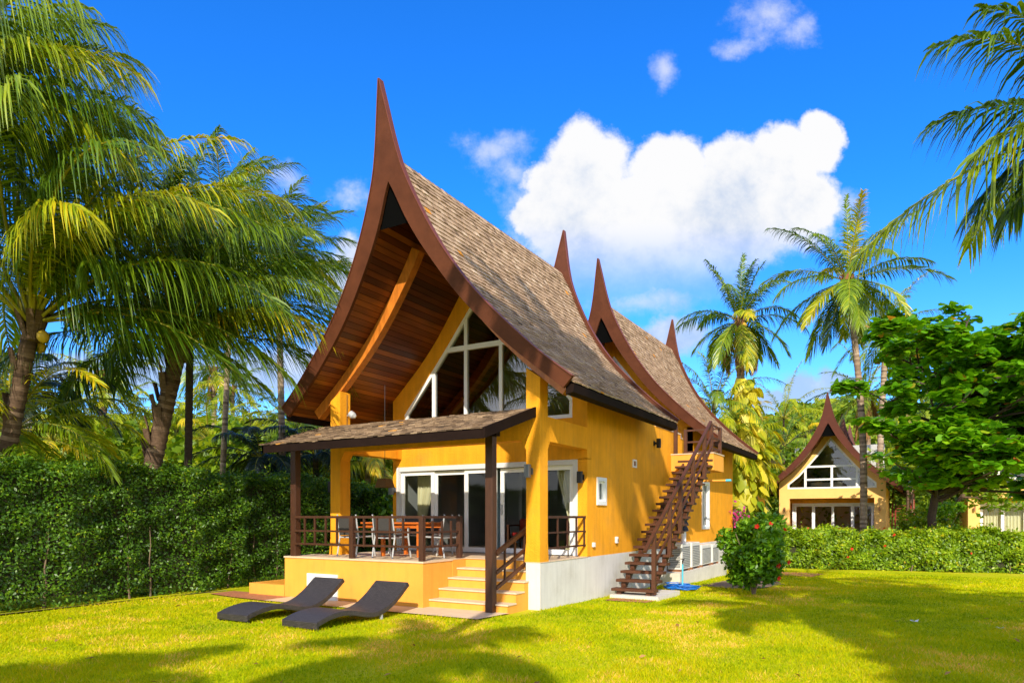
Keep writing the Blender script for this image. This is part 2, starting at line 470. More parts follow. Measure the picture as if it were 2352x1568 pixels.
M['pothos'] = leaf('pothos leaf', [(0, (0.09, 0.20, 0.01)), (0.4, (0.34, 0.38, 0.015)), (0.8, (0.62, 0.55, 0.025)), (1, (0.78, 0.66, 0.06))], 0.45, 0.35, 0.4)
M['tree'] = leaf('broad tree leaf', [(0, (0.07, 0.15, 0.006)), (0.5, (0.19, 0.30, 0.009)), (1, (0.40, 0.44, 0.014))], 0.5, 0.35, 0.35)
M['forest'] = leaf('forest foliage', [(0, (0.05, 0.12, 0.008)), (0.5, (0.15, 0.24, 0.012)), (1, (0.34, 0.36, 0.018))], 0.6, 0.3, 0.25)
M['petal'] = leaf('hibiscus petal', [(0, (0.62, 0.02, 0.012)), (1, (0.78, 0.06, 0.02))], 0.5, 0.35, 0.3)
M['pink'] = leaf('pink bract', [(0, (0.42, 0.02, 0.22)), (1, (0.68, 0.10, 0.42))], 0.5, 0.35, 0.3)
M['blade'] = leaf('grass blade', [(0, (0.15, 0.26, 0.002)), (0.45, (0.41, 0.46, 0.002)), (0.8, (0.58, 0.48, 0.004)), (1, (0.78, 0.50, 0.13))], 0.7, 0.35, 0.04)

def wicker():
    mt, nt, b, out = nodes('black wicker')
    N, L = nt.nodes, nt.links
    tc = N.new('ShaderNodeTexCoord')
    mp = N.new('ShaderNodeMapping'); mp.inputs['Scale'].default_value = (1, 1, 1)
    L.new(tc.outputs['UV'], mp.inputs[0])
    br = N.new('ShaderNodeTexBrick')
    br.inputs['Scale'].default_value = 1.0
    br.inputs['Brick Width'].default_value = 0.055; br.inputs['Row Height'].default_value = 0.020; br.inputs['Mortar Size'].default_value = 0.0045
    br.inputs['Mortar Smooth'].default_value = 0.6
    br.inputs['Color1'].default_value = (0.040, 0.034, 0.036, 1); br.inputs['Color2'].default_value = (0.075, 0.064, 0.066, 1); br.inputs['Mortar'].default_value = (0.006, 0.006, 0.006, 1)
    L.new(mp.outputs[0], br.inputs[0])
    L.new(br.outputs['Color'], b.inputs['Base Color'])
    b.inputs['Roughness'].default_value = 0.42
    bp = N.new('ShaderNodeBump'); bp.inputs['Strength'].default_value = 0.9; bp.inputs['Distance'].default_value = 0.006; bp.invert = True
    L.new(br.outputs['Fac'], bp.inputs['Height']); L.new(bp.outputs[0], b.inputs['Normal'])
    return mt
M['wicker'] = wicker()
M['vent'] = surf('black vent mesh', (0.004, 0.004, 0.004), 0.95, 0.3, 90, 0, 60, 0.0)
M['far_wall'] = surf('cream yellow plaster', (0.86, 0.50, 0.16), 0.9, 0.10, 1.5, 0.2, 60, 0.15)

def lawn_mat():
    mt, nt, b, out = nodes('lawn')
    N, L = nt.nodes, nt.links
    tc = N.new('ShaderNodeTexCoord')
    def nz(s, d):
        n = N.new('ShaderNodeTexNoise'); n.inputs['Scale'].default_value = s; n.inputs['Detail'].default_value = d; n.inputs['Roughness'].default_value = 0.65
        L.new(tc.outputs['Object'], n.inputs['Vector']); return n.outputs[0]
    cr = N.new('ShaderNodeValToRGB')
    e = cr.color_ramp.elements
    e[0].position, e[0].color = 0.30, (0.26, 0.34, 0.003, 1)
    e[1].position, e[1].color = 0.72, (0.62, 0.48, 0.05, 1)
    k = e.new(0.5); k.color = (0.46, 0.48, 0.003, 1)
    ad = N.new('ShaderNodeMath'); ad.operation = 'MULTIPLY_ADD'
    L.new(nz(30, 4), ad.inputs[0]); ad.inputs[1].default_value = 0.35
    sc = N.new('ShaderNodeMath'); sc.operation = 'MULTIPLY'; L.new(nz(0.7, 5), sc.inputs[0]); sc.inputs[1].default_value = 0.65
    L.new(sc.outputs[0], ad.inputs[2])
    L.new(ad.outputs[0], cr.inputs[0]); L.new(cr.outputs[0], b.inputs['Base Color'])
    b.inputs['Roughness'].default_value = 0.9
    setin(b, ['Specular IOR Level', 'Specular'], 0.1)
    bp = N.new('ShaderNodeBump'); bp.inputs['Strength'].default_value = 0.6; bp.inputs['Distance'].default_value = 0.03
    L.new(nz(60, 3), bp.inputs['Height']); L.new(bp.outputs[0], b.inputs['Normal'])
    return mt
M['lawn'] = lawn_mat()
# ------------------------------------------------------------------ roof profile (half width from the ridge line, height)
OUT = [(0, 10.04), (.035, 9.85), (.10, 9.52), (.19, 9.02), (.30, 8.55), (.37, 8.33), (.50, 8.0), (.735, 7.5), (1.0, 7.0), (1.32, 6.5), (1.69, 6.0), (2.15, 5.5), (2.66, 5.0), (3.10, 4.6), (3.64, 4.18)]
INN = [(0, 8.21), (.12, 7.98), (.31, 7.52), (.59, 7.02), (.93, 6.52), (1.29, 6.02), (1.72, 5.52), (2.24, 5.02), (2.55, 4.73), (3.45, 4.0)]

def chaikin(p, n=2):
    p = [np.array(q, float) for q in p]
    for _ in range(n):
        q = [p[0]]
        for a, b in zip(p[:-1], p[1:]):
            q += [a * .75 + b * .25, a * .25 + b * .75]
        q.append(p[-1]); p = q
    return np.array(p)

class Prof:
    """polyline by arc length"""
    def __init__(s, pts):
        s.p = np.array(pts, float)
        d = np.linalg.norm(np.diff(s.p, axis=0), axis=1)
        s.s = np.concatenate([[0], np.cumsum(d)]); s.len = s.s[-1]
    def at(s, t):
        return np.array([np.interp(t, s.s, s.p[:, 0]), np.interp(t, s.s, s.p[:, 1])])
    def normal(s, t):
        a, b = s.at(max(t - .05, 0)), s.at(min(t + .05, s.len))
        d = (b - a) / np.linalg.norm(b - a)
        n = np.array([-d[1], d[0]])
        return n if n[0] > 0 else -n
    def offset(s, k, n=60):
        return Prof([s.at(t) + s.normal(t) * k for t in np.linspace(0, s.len, n)])

outp = chaikin(OUT); innp = Prof(chaikin(INN))
iz = np.argmin(abs(outp[:, 1] - 8.33))
board_out = Prof(outp[iz:])
OUTP = Prof(outp)
fin_out = outp[:iz + 1]
so = board_out.offset(-0.10)
SURF = Prof([(0.03, 8.74), (0.10, 8.56)] + [tuple(q) for q in so.p if q[1] < 8.3 and q[0] < 3.62] + [(3.62, 4.085)])
SOF = innp.offset(0.045)

def build_roof(parent, xc, y0, y1, k0, k1, rows, wid, mats=None, rafters=(), rnd=None, soffit=True):
    """steep concave gable: shingles, ridge cap, soffit, barge boards with upswept finials at both ends.
    y0, y1: plan position of the barge feet; the boards lean outwards by k0, k1 per metre of height"""
    rnd = rnd or random.Random(3)
    z0 = 4.19
    ya = lambda z: y0 - k0 * (z - z0)
    yb = lambda z: y1 + k1 * (z - z0)
    roof = empty('roof'); roof.parent = parent
    # shingles
    mb = MB()
    n = rows
    ex = SURF.len / n
    for side in (1, -1):
        for i in range(n):
            sb = SURF.len - i * ex
            st = max(sb - 1.55 * ex, 0)
            pt, pb = SURF.at(st), SURF.at(sb)
            nt_, nb = SURF.normal(st), SURF.normal(sb)
            ya_, yb_ = ya(pb[1]) + .05, yb(pb[1]) - .05
            y = ya_ - rnd.random() * wid * .6
            while y < yb_:
                w = wid * rnd.uniform(.7, 1.3)
                a, b = max(y, ya_), min(y + w - .003, yb_)
                y += w
                if b - a < .02: continue
                jit = rnd.uniform(-.006, .006) if i else rnd.uniform(-.01, .02)
                d = (pb - pt) / np.linalg.norm(pb - pt)
                pbj = pb + d * jit
                up = .030 + rnd.uniform(-.005, .009)
                A, B, C_, D_ = pt + nt_ * .004, pbj + nb * up, pbj + nb * (up - .024), pt - nt_ * .010
                t = min(max(rnd.gauss(.5, .13), 0), .94)
                if rnd.random() < .006: t = 1.0
                P = lambda q, yy: (xc + side * q[0], yy, q[1])
                mb.hexa([P(D_, a), P(C_, a), P(C_, b), P(D_, b), P(A, a), P(B, a), P(B, b), P(A, b)], t)
    mb.build('shingles', (mats or M)['shingle'], roof)
    # ridge cap
    mb = MB()
    y = ya(8.7) + .06
    while y < yb(8.7) - .08:
        t = rnd.uniform(.0, .12)
        if rnd.random() < .14: t = .97
        e = min(y + .2, yb(8.7) - .05)
        for s in (1, -1):
            mb.hexa([(xc, y, 8.745), (xc + s * .15, y, 8.44), (xc + s * .15, e, 8.44), (xc, e, 8.735),
                     (xc, y, 8.785), (xc + s * .175, y, 8.455), (xc + s * .17, e, 8.45), (xc, e, 8.765)], t)
        y += .155
    mb.build('ridge_cap', (mats or M)['shingle'], roof)
    # soffit boards and the dark deck above them
    if soffit:
        mb, dk = MB(), MB()
        up = SOF.offset(.06)
        s = 0.12
        while s < SOF.len - .05:
            e = min(s + .128, SOF.len)
            a, b = SOF.at(s), SOF.at(e - .009)
            c, d = up.at(s / SOF.len * up.len), up.at(e / SOF.len * up.len)
            for sd in (1, -1):
                q = [(xc + sd * a[0], ya(a[1]) + .03, a[1]), (xc + sd * b[0], ya(b[1]) + .03, b[1]), (xc + sd * b[0], yb(b[1]) - .03, b[1]), (xc + sd * a[0], yb(a[1]) - .03, a[1])]
                mb.poly(q, min(max(rnd.gauss(.5, .28), 0), 1))
                dk.poly([(xc + sd * c[0], ya(c[1]) + .03, c[1]), (xc + sd * d[0], ya(d[1]) + .03, d[1]), (xc + sd * d[0], yb(d[1]) - .03, d[1]), (xc + sd * c[0], yb(c[1]) - .03, c[1])])
            s = e
        mb.build('soffit', M['soffit'], roof)
        dk.build('roof_deck', M['dark'], roof)
    # dark ventilation screen closing the very top of the gable
    mb = MB()
    zr = np.linspace(7.42, 8.22, 9)
    hw_ = lambda z: float(np.interp(-z, -SOF.p[:, 1], SOF.p[:, 0])) + .02
    for z_a, z_b in zip(zr[:-1], zr[1:]):
        mb.poly([(xc - hw_(z_a), ya(z_a) + .06, z_a), (xc + hw_(z_a), ya(z_a) + .06, z_a), (xc + hw_(z_b), ya(z_b) + .06, z_b), (xc - hw_(z_b), ya(z_b) + .06, z_b)])
    mb.build('vent_screen', M['vent'], roof)
    # eave fascia
    for sd in (1, -1):
        mb = MB()
        mb.hexa([(xc + sd * 3.46, ya(4) + .06, 3.90), (xc + sd * 3.60, ya(4) + .06, 3.93), (xc + sd * 3.60, yb(4) - .06, 3.93), (xc + sd * 3.46, yb(4) - .06, 3.90),
                 (xc + sd * 3.46, ya(4) + .06, 4.10), (xc + sd * 3.625, ya(4) + .06, 4.07), (xc + sd * 3.625, yb(4) - .06, 4.07), (xc + sd * 3.46, yb(4) - .06, 4.10)])
        mb.build('fascia', M['dark'], roof)
    # curved rafters
    low = SOF.offset(-.23)
    for yr, s0, s1 in rafters:
        for sd in (1, -1):
            mb = MB()
            ts = np.linspace(s0, s1, 26)
            for t0, t1 in zip(ts[:-1], ts[1:]):
                a, b = SOF.at(t0 * SOF.len) , SOF.at(t1 * SOF.len)
                na, nb = SOF.normal(t0 * SOF.len), SOF.normal(t1 * SOF.len)
                c, d = b - nb * .24, a - na * .24
                a, b = a - na * .012, b - nb * .012
                P = lambda q, yy: (xc + sd * q[0], yy, q[1])
                mb.hexa([P(d, yr - .09), P(c, yr - .09), P(c, yr + .09), P(d, yr + .09), P(a, yr - .09), P(b, yr - .09), P(b, yr + .09), P(a, yr + .09)])
            mb.build('rafter', M['rafter'], roof)
    # barge boards and finials
    for yf, sg in ((ya, -1), (yb, 1)):
        th = .035
        for sd in (1, -1):
            mb, tr = MB(), MB()
            N_ = 36
            prev = None
            for i in range(N_ + 1):
                o = board_out.at(i / N_ * board_out.len); q = innp.at(i / N_ * innp.len)
                ring = [(xc + sd * q[0], yf(q[1]) - th, q[1]), (xc + sd * o[0], yf(o[1]) - th, o[1]), (xc + sd * o[0], yf(o[1]) + th, o[1]), (xc + sd * q[0], yf(q[1]) + th, q[1])]
                o = OUTP.at(i / N_ * OUTP.len); nn = OUTP.normal(i / N_ * OUTP.len)
                o2, o1 = o + nn * .018, o + nn * .002
                tring = [(xc + sd * o1[0], yf(o[1]) - .055, o1[1]), (xc + sd * o2[0], yf(o[1]) - .055, o2[1]), (xc + sd * o2[0], yf(o[1]) + .075, o2[1]), (xc + sd * o1[0], yf(o[1]) + .075, o1[1])]
                if prev:
                    mb.hexa(prev[0] + ring)
                if prev: tr.hexa(prev[1] + tring)
                prev = (ring, tring)
            b = mb.build('barge_board', (mats or M)['barge'], roof)
            tr.build('edge_trim', M['barge_trim'], b)
        mb = MB()
        rows_ = [(max(p[0], .012), p[1]) for p in fin_out]
        for (a, za), (b_, zb) in zip(rows_[:-1], rows_[1:]):
            mb.hexa([(xc - b_, yf(zb) - th, zb), (xc + b_, yf(zb) - th, zb), (xc + b_, yf(zb) + th, zb), (xc - b_, yf(zb) + th, zb),
                     (xc - a, yf(za) - th, za), (xc + a, yf(za) - th, za), (xc + a, yf(za) + th, za), (xc - a, yf(za) + th, za)])
        bo = board_out.at(0)
        mb.hexa([(xc - .012, yf(8.2) - th, 8.215), (xc + .012, yf(8.2) - th, 8.215), (xc + .012, yf(8.2) + th, 8.215), (xc - .012, yf(8.2) + th, 8.215),
                 (xc - bo[0] + .003, yf(bo[1]) - th, bo[1]), (xc + bo[0] - .003, yf(bo[1]) - th, bo[1]), (xc + bo[0] - .003, yf(bo[1]) + th, bo[1]), (xc - bo[0] + .003, yf(bo[1]) + th, bo[1])])
        mb.build('finial', (mats or M)['barge'], roof)
    return roof

def wall_grid(mb, axis, pos, thick, u0, u1, z0, z1, holes):
    """a wall slab with rectangular openings; axis 'x' = slab normal to x, u runs along y"""
    us = sorted({u0, u1, *[h[0] for h in holes], *[h[1] for h in holes]})
    zs = sorted({z0, z1, *[h[2] for h in holes], *[h[3] for h in holes]})
    for a, b in zip(us[:-1], us[1:]):
        run = None
        for c, d in zip(zs[:-1], zs[1:]):
            inside = any(h[0] <= a and b <= h[1] and h[2] <= c and d <= h[3] for h in holes)
            if inside:
                if run: emit(mb, axis, pos, thick, a, b, *run)
                run = None
            else:
                run = (run[0] if run else c, d)
        if run: emit(mb, axis, pos, thick, a, b, *run)
def emit(mb, axis, pos, thick, a, b, c, d):
    if axis == 'x': mb.box(pos - thick, pos, a, b, c, d)
    else: mb.box(a, b, pos, pos + thick, c, d)

# gable glazing outline (half width, height)
GL = [(2.34, 3.90), (2.34, 4.32), (1.47, 5.33), (1.05, 5.84), (.42, 6.65), (0.0, 7.18)]

def gable_fill(mb, xc, y, thick, zbase, outline, halfw):
    """plaster between the roof soffit and the glazing outline"""
    hz = lambda dx: np.interp(dx, SOF.p[:, 0], SOF.p[:, 1])
    for sd in (1, -1):
        o = [(halfw, zbase), (halfw, hz(halfw))] + [(d, hz(d)) for d in (1.72, 1.28, .62, 0.0)]
        for (o0, o1, i0, i1) in zip(o[:-1], o[1:], outline[:-1], outline[1:]):
            q = [o0, i0, i1, o1]
            f = [(xc + sd * a, y, z) for a, z in q]; b = [(xc + sd * a, y + thick, z) for a, z in q]
            mb.hexa(f + b)
    w_, z_ = outline[0]
    q = [(xc - halfw, y, zbase), (xc + halfw, y, zbase), (xc + w_, y, z_), (xc - w_, y, z_)]
    mb.hexa(q + [(p[0], y + thick, p[2]) for p in q])

def glazing(parent, xc, y, outline, bars, mats, fw=.085, fd=.09, mull=.09, name='gable_window'):
    """white framed gable window: frame, mullions and panes"""
    w = empty(name); w.parent = parent
    mb = MB()
    pts = [(xc + d, z) for d, z in outline] + [(xc - d, z) for d, z in outline[::-1][1:]]
    n = len(pts)
    pv = [np.array(p) for p in pts]
    c = np.array([xc, 4.9])
    def edge(i):
        a, b = pv[i % n], pv[(i + 1) % n]
        d = (b - a) / np.linalg.norm(b - a); nn = np.array([-d[1], d[0]])
        return nn if nn.dot(c - (a + b) / 2) > 0 else -nn
    inn_ = []
    for i in range(n):
        n0, n1 = edge(i - 1), edge(i)
        inn_.append(pv[i] + (n0 + n1) / (1 + n0.dot(n1)) * fw)
    for i in range(n):
        q = [pv[i], pv[(i + 1) % n], inn_[(i + 1) % n], inn_[i]]
        mb.hexa([(p[0], y, p[1]) for p in q] + [(p[0], y + fd, p[1]) for p in q])
    for (x0, z0_, x1, z1_) in bars:
        if abs(x0 - x1) < 1e-6: mb.box(x0 - mull / 2, x0 + mull / 2, y + .004, y + fd - .004, z0_, z1_)
        else: mb.box(x0, x1, y - .002, y + fd - .008, z0_ - .06, z0_ + .06)
    mb.build('frame', mats[0], w)
    pb = MB()
    pb.poly([(p[0], y + fd * .6, p[1]) for p in pts])
    pb.build('pane', mats[1], w)
    return w

def sliding_doors(parent, x0, x1, y, z0, z1, panels, handles, mats, depth=.12):
    """white surround, then each sliding panel with its own stiles and pane"""
    d = empty('sliding_door'); d.parent = parent
    mb = MB()
    s = .11
    mb.box(x0, x0 + s, y - .03, y + depth, z0, z1 - s); mb.box(x1 - s, x1, y - .03, y + depth, z0, z1 - s)
    mb.box(x0, x1, y - .03, y + depth, z1 - s, z1)
    mb.build('frame', mats[2], d)
    for i, (a, b) in enumerate(panels):
        yy = y + .03 + (.045 if i % 2 else 0)
        zt = z1 - s - (.0 if i % 2 == 0 else .012) - .004
        mb = MB(); w = .10
        mb.box(a, a + w, yy, yy + .04, z0 + .012, zt); mb.box(b - w, b, yy, yy + .04, z0 + .012, zt)
        mb.box(a + w, b - w, yy, yy + .04, zt - .10, zt); mb.box(a + w, b - w, yy, yy + .04, z0 + .012, z0 + .125)
        p = mb.build('panel', mats[0], d)
        g = MB(); g.poly([(a + w, yy + .02, z0 + .125), (b - w, yy + .02, z0 + .125), (b - w, yy + .02, zt - .10), (a + w, yy + .02, zt - .10)])
        g.build('pane', mats[1], p)
        if i in handles:
            h = MB(); hx = b - .05 if handles[i] > 0 else a + .05
            h.box(hx - .015, hx + .015, yy - .04, yy - .001, 1.78, 2.02)
            h.build('handle', M['metal'], p)
    return d

def small_window(parent, x, y0, y1, z0, z1, sill=False, vert=1):
    w = empty('side_window'); w.parent = parent
    mb = MB(); f = .085
    X0, X1 = x - .10, x + .035
    mb.box(X0, X1, y0, y0 + f, z0, z1); mb.box(X0, X1, y1 - f, y1, z0, z1)
    mb.box(X0, X1, y0 + f, y1 - f, z1 - f, z1); mb.box(X0, X1, y0 + f, y1 - f, z0, z0 + f)
    g = .05
    mb.box(x - .07, x - .02, y0 + f, y0 + f + g, z0 + f, z1 - f); mb.box(x - .07, x - .02, y1 - f - g, y1 - f, z0 + f, z1 - f)
    mb.box(x - .07, x - .02, y0 + f + g, y1 - f - g, z1 - f - g, z1 - f); mb.box(x - .07, x - .02, y0 + f + g, y1 - f - g, z0 + f, z0 + f + g)
    mb.build('frame', M['white'], w)
    p = MB(); p.poly([(x - .05, y0 + f, z0 + f), (x - .05, y1 - f, z0 + f), (x - .05, y1 - f, z1 - f), (x - .05, y0 + f, z1 - f)])
    p.build('pane', M['far_glass'], w)
    b = MB(); b.poly([(x - .11, y0 + f, z0 + f), (x - .11, y1 - f, z0 + f), (x - .11, y1 - f, z1 - f), (x - .11, y0 + f, z1 - f)])
    b.build('blind', M['grey'], w)

# ================================================================== the villa
XC, W = -2.70, 5.40
YF = 2.076
FL = 0.886
villa = empty('villa', label='ochre villa with two steep brown gable roofs and upswept finials on the lawn', cat='villa')

# plinth
mb = MB()
mb.box(-W, 0.006, .44, 15.875, -.45, FL - .012)
mb.box(-W, -2.0, -.096, .44, -.45, FL - .012)
mb.box(-.302, 0.006, -.096, .44, -.45, FL - .012)
mb.build('plinth', M['plinth'], villa)
mb = MB()
mb.box(-W - .01, .016, .335, YF, FL - .012, FL)
mb.box(-W - .01, -1.985, -.105, .335, FL - .012, FL)
mb.box(-.31, .016, -.105, .335, FL - .012, FL)
mb.build('porch_floor', M['stone'], villa)

# outer walls
mb = MB()
wall_grid(mb, 'x', 0.0, .20, YF + .201, 6.5, FL - .012, 4.6, [(2.56, 3.08, 2.0, 2.62)])
wall_grid(mb, 'x', 0.0, .20, 6.5, 8.92, FL - .012, 4.20, [])
mb.box(-.2, 0, 8.92, 10.3, FL - .012, 3.5)
mb.box(-.24, -.04, 8.92, 9.55, 3.5, 4.10)
wall_grid(mb, 'x', 0.0, .20, 10.3, 15.87, FL - .012, 4.6, [(11.33, 12.25, 1.32, 2.92)])
mb.box(-W, -W + .2, YF + .201, 15.87, FL - .012, 4.6)
mb.box(-W + .2, -.2, 15.67, 15.87, FL - .012, 4.6)
mb.build('side_wall', M['wall'], villa)
mb = MB(); mb.box(-.22, .02, 6.62, 8.94, 4.20, 4.235); mb.box(-.26, -.02, 8.945, 9.57, 4.10, 4.13)
mb.build('parapet_coping', M['stone'], villa)
# front wall around the doors, and the gable above
mb = MB()
mb.box(-W + .002, -5.28, YF, YF + .2, FL, 3.0); mb.box(-.23, -.002, YF, YF + .2, FL, 3.0)
mb.box(-W + .002, -.002, YF, YF + .2, 2.985, 3.62)
gable_fill(mb, XC, YF + .001, .2, 3.62, GL, 2.698)
mb.build('front_wall', M['wall'], villa)
# back pavilion gable (behind the first roof) and the first pavilion's rear gable
mb = MB()
mb.box(-W + .2, -.2, 10.3, 10.5, FL, 3.62)
gable_fill(mb, XC, 10.3, .2, 3.62, GL, 2.698)
mb.build('rear_front_wall', M['wall'], villa)
glazing(villa, XC, 10.33, GL, [(XC - .48, 3.9, XC - .48, 6.55), (XC + .48, 3.9, XC + .48, 6.55), (XC - 1.05, 5.8, XC + 1.05, 5.8)], (M['white'], M['gable_glass']))
mb = MB()
hz = lambda dx: float(np.interp(dx, SOF.p[:, 0], SOF.p[:, 1]))
for yy in (5.0, 15.68):
    mb = MB()
    for sd in (1, -1):
        ds = [0, .3, .6, 1, 1.4, 1.9, 2.3, 2.698]
        for a, b in zip(ds[:-1], ds[1:]):
            f = [(XC + sd * a, yy, 3.5), (XC + sd * b, yy, 3.5), (XC + sd * b, yy, hz(b)), (XC + sd * a, yy, hz(a))]
            mb.hexa(f + [(p[0], yy + .18, p[2]) for p in f])
    mb.build('rear_gable_wall', M['wall'], villa)

# pillars with chamfered heads, ring beam
def pillar(x0, x1, inner):
    mb = MB()
    y0, y1 = -.09, .225
    za, zb = (4.565, 4.36) if inner < 0 else (4.36, 4.565)
    mb.hexa([(x0, y0, FL), (x1, y0, FL), (x1, y1, FL), (x0, y1, FL), (x0, y0, za), (x1, y0, zb), (x1, y1, zb), (x0, y1, za)])
    # chamfer to the front beam and the side beam
    xi = x0 if inner < 0 else x1
    s = inner * .12
    pts = [(xi, 3.0), (xi + s, 3.2), (xi, 3.2)]
    mb.poly([(p[0], y0 + .01, p[1]) for p in pts]); mb.poly([(p[0], y1 - .01, p[1]) for p in pts][::-1])
    mb.poly([(pts[0][0], y0 + .01, pts[0][1]), (pts[0][0], y1 - .01, pts[0][1]), (pts[1][0], y1 - .01, pts[1][1]), (pts[1][0], y0 + .01, pts[1][1])])
    q = [(y1, 3.0), (y1 + .12, 3.2), (y1, 3.2)]
    mb.poly([(x0 + .01, a, z) for a, z in q]); mb.poly([(x1 - .01, a, z) for a, z in q][::-1])
    mb.poly([(x0 + .01, q[0][0], q[0][1]), (x1 - .01, q[0][0], q[0][1]), (x1 - .01, q[1][0], q[1][1]), (x0 + .01, q[1][0], q[1][1])])
    # foot flare
    e = .03
    mb.hexa([(x0 - e, y0 - .012, FL), (x1 + .004, y0 - .012, FL), (x1 + .004, y1 + e, FL), (x0 - e, y1 + e, FL), (x0 - .002, y0 - .004, FL + .35), (x1 + .002, y0 - .004, FL + .35), (x1 + .002, y1 + .002, FL + .35), (x0 - .002, y1 + .002, FL + .35)])
    return mb.build('pillar', M['wall'], villa)
pillar(-.30, 0.0, -1)
pillar(-5.40, -5.10, 1)
mb = MB()
mb.box(-5.098, -.302, -.085, .205, 3.2, 3.66)
mb.box(-.26, -.003, .227, YF - .002, 3.19, 3.66)
mb.box(-5.397, -5.11, .227, YF - .002, 3.19, 3.66)
mb.build('ring_beam', M['wall'], villa)

# glazing
glazing(villa, XC, YF + .03, GL, [(-4.14, 3.9, -4.14, 5.38), (-3.19, 3.9, -3.19, 6.52), (-2.21, 3.9, -2.21, 6.52), (-1.26, 3.9, -1.26, 5.38), (-3.75, 5.78, -1.65, 5.78)], (M['white'], M['gable_glass']))
sliding_doors(villa, -5.28, -.23, YF + .02, FL + .004, 2.985, [(-5.165, -4.13), (-4.16, -3.165), (-3.23, -2.33), (-2.25, -1.23), (-1.33, -.345)], {3: -1}, (M['white'], M['glass'], M['grey']))
small_window(villa, 0.0, 2.56, 3.08, 2.0, 2.62)
small_window(villa, 0.0, 11.33, 12.25, 1.32, 2.92)

# roofs
build_roof(villa, XC, -.64, 5.62, .145, .145, 45, .135, rafters=[(.06, .16, .955), (2.95, .70, .93), (4.5, .70, .93)], rnd=random.Random(11))
build_roof(villa, XC, 9.82, 16.02, .145, .145, 45, .15, rafters=[(11.5, .70, .93), (13.3, .7, .93), (15.0, .70, .93)], rnd=random.Random(12))

# interiors seen through the glass
mb = MB()
mb.box(-5.2, -.2, YF + .21, 7.4, FL - .02, FL + .003)
mb.build('room_floor', M['room_floor'], villa)
mb = MB()
mb.box(-5.2, -.2, 7.4, 7.5, FL, 3.2); mb.box(-5.2, -.2, YF + .21, 7.4, 3.0, 3.06); mb.box(-5.19, -5.17, YF + .21, 7.4, FL, 3.0); mb.box(-.23, -.205, YF + .21, 7.4, FL, 3.0)
mb.box(-3.15, -3.05, 4.6, 7.4, FL, 3.0)
mb.build('room_wall', M['room'], villa)
mb = MB(); mb.box(-5.2, -.2, YF + .25, 4.99, 3.50, 3.56)
mb.build('upper_floor', M['room_floor'], villa)

# terrace and steps
mb = MB()
mb.box(-5.785, -2.0, -1.066, -.11, -.3, FL - .03); mb.box(-2.012, -1.992, -.11, .40, -.3, FL - .015)
mb.build('terrace_wall', M['wall_lite'], villa)
mb = MB(); mb.box(-5.80, -1.985, -1.085, -.107, FL - .03, FL + .002)
mb.build('terrace_slab', M['stone'], villa)
hb = empty('hatch'); hb.parent = villa
mb = MB()
mb.box(-5.07, -4.98, -1.105, -1.068, .0, .545); mb.box(-4.29, -4.20, -1.105, -1.068, .0, .545); mb.box(-4.98, -4.29, -1.105, -1.068, .455, .545); mb.box(-4.98, -4.29, -1.105, -1.068, .0, .07)
mb.build('frame', M['white'], hb)
mb = MB()
for k in range(13):
    z = .08 + k * .029
    mb.hexa([(-4.98, -1.10, z), (-4.29, -1.10, z), (-4.29, -1.072, z + .022), (-4.98, -1.072, z + .022), (-4.98, -1.095, z + .006), (-4.29, -1.095, z + .006), (-4.29, -1.067, z + .028), (-4.98, -1.067, z + .028)])
mb.build('louvre', M['white'], hb)
st = empty('front_steps'); st.parent = villa
mb, tr = MB(), MB()
ys = [.06, -.25, -.56, -.87]
zs = [.705, .53, .345, .16]
for k, (y, z) in enumerate(zip(ys, zs)):
    yb = [.36, .06, -.25, -.56][k]
    mb.box(-1.998, -.25 if y < -.12 else -.302, y, yb, -.3, z - .03)
    tr.box(-1.998, -.235 if y < -.12 else -.302, y - .025, yb, z - .03, z)
mb.box(-1.998, -.302, .36, .438, -.3, FL - .014)
mb.build('riser', M['wall_lite'], st)
tr.build('tread', M['stone'], st, bevel=.006)
# lean-to canopy over the terrace
cn = empty('canopy'); cn.parent = villa
rnd = random.Random(5)
mb = MB()
Yt, Yb_, Zt, Zb = -.09, -1.88, 3.79, 3.205
n = 13
for i in range(n):
    f0, f1 = (n - i - 1.6) / n, (n - i) / n
    f0 = max(f0, 0)
    x = -5.58 - rnd.random() * .05
    while x < -.16:
        w = rnd.uniform(.08, .2)
        a, b = x, min(x + w - .006, -.13 + .0)
        x += w
        j = rnd.uniform(-.012, .014)
        y0_, z0_ = Yt + (Yb_ - Yt) * f0, Zt + (Zb - Zt) * f0
        y1_, z1_ = Yt + (Yb_ - Yt) * (f1 + j), Zt + (Zb - Zt) * (f1 + j)
        u = .022 + rnd.uniform(-.006, .012)
        t = min(max(rnd.gauss(.5, .25), 0), .94)
        if rnd.random() < .008: t = 1
        mb.hexa([(a, y0_, z0_ - .012), (a, y1_, z1_ + u - .018), (b, y1_, z1_ + u - .018), (b, y0_, z0_ - .012), (a, y0_, z0_ + .004), (a, y1_, z1_ + u), (b, y1_, z1_ + u), (b, y0_, z0_ + .004)], t)
mb.build('shingles', M['shingle_old'], cn)
mb = MB()
mb.hexa([(-5.5, Yb_ + .05, Zb - .05), (-.16, Yb_ + .05, Zb - .05), (-.16, Yt - .002, Zt - .05), (-5.5, Yt - .002, Zt - .05), (-5.5, Yb_ + .05, Zb - .016), (-.16, Yb_ + .05, Zb - .016), (-.16, Yt - .002, Zt - .016), (-5.5, Yt - .002, Zt - .016)])
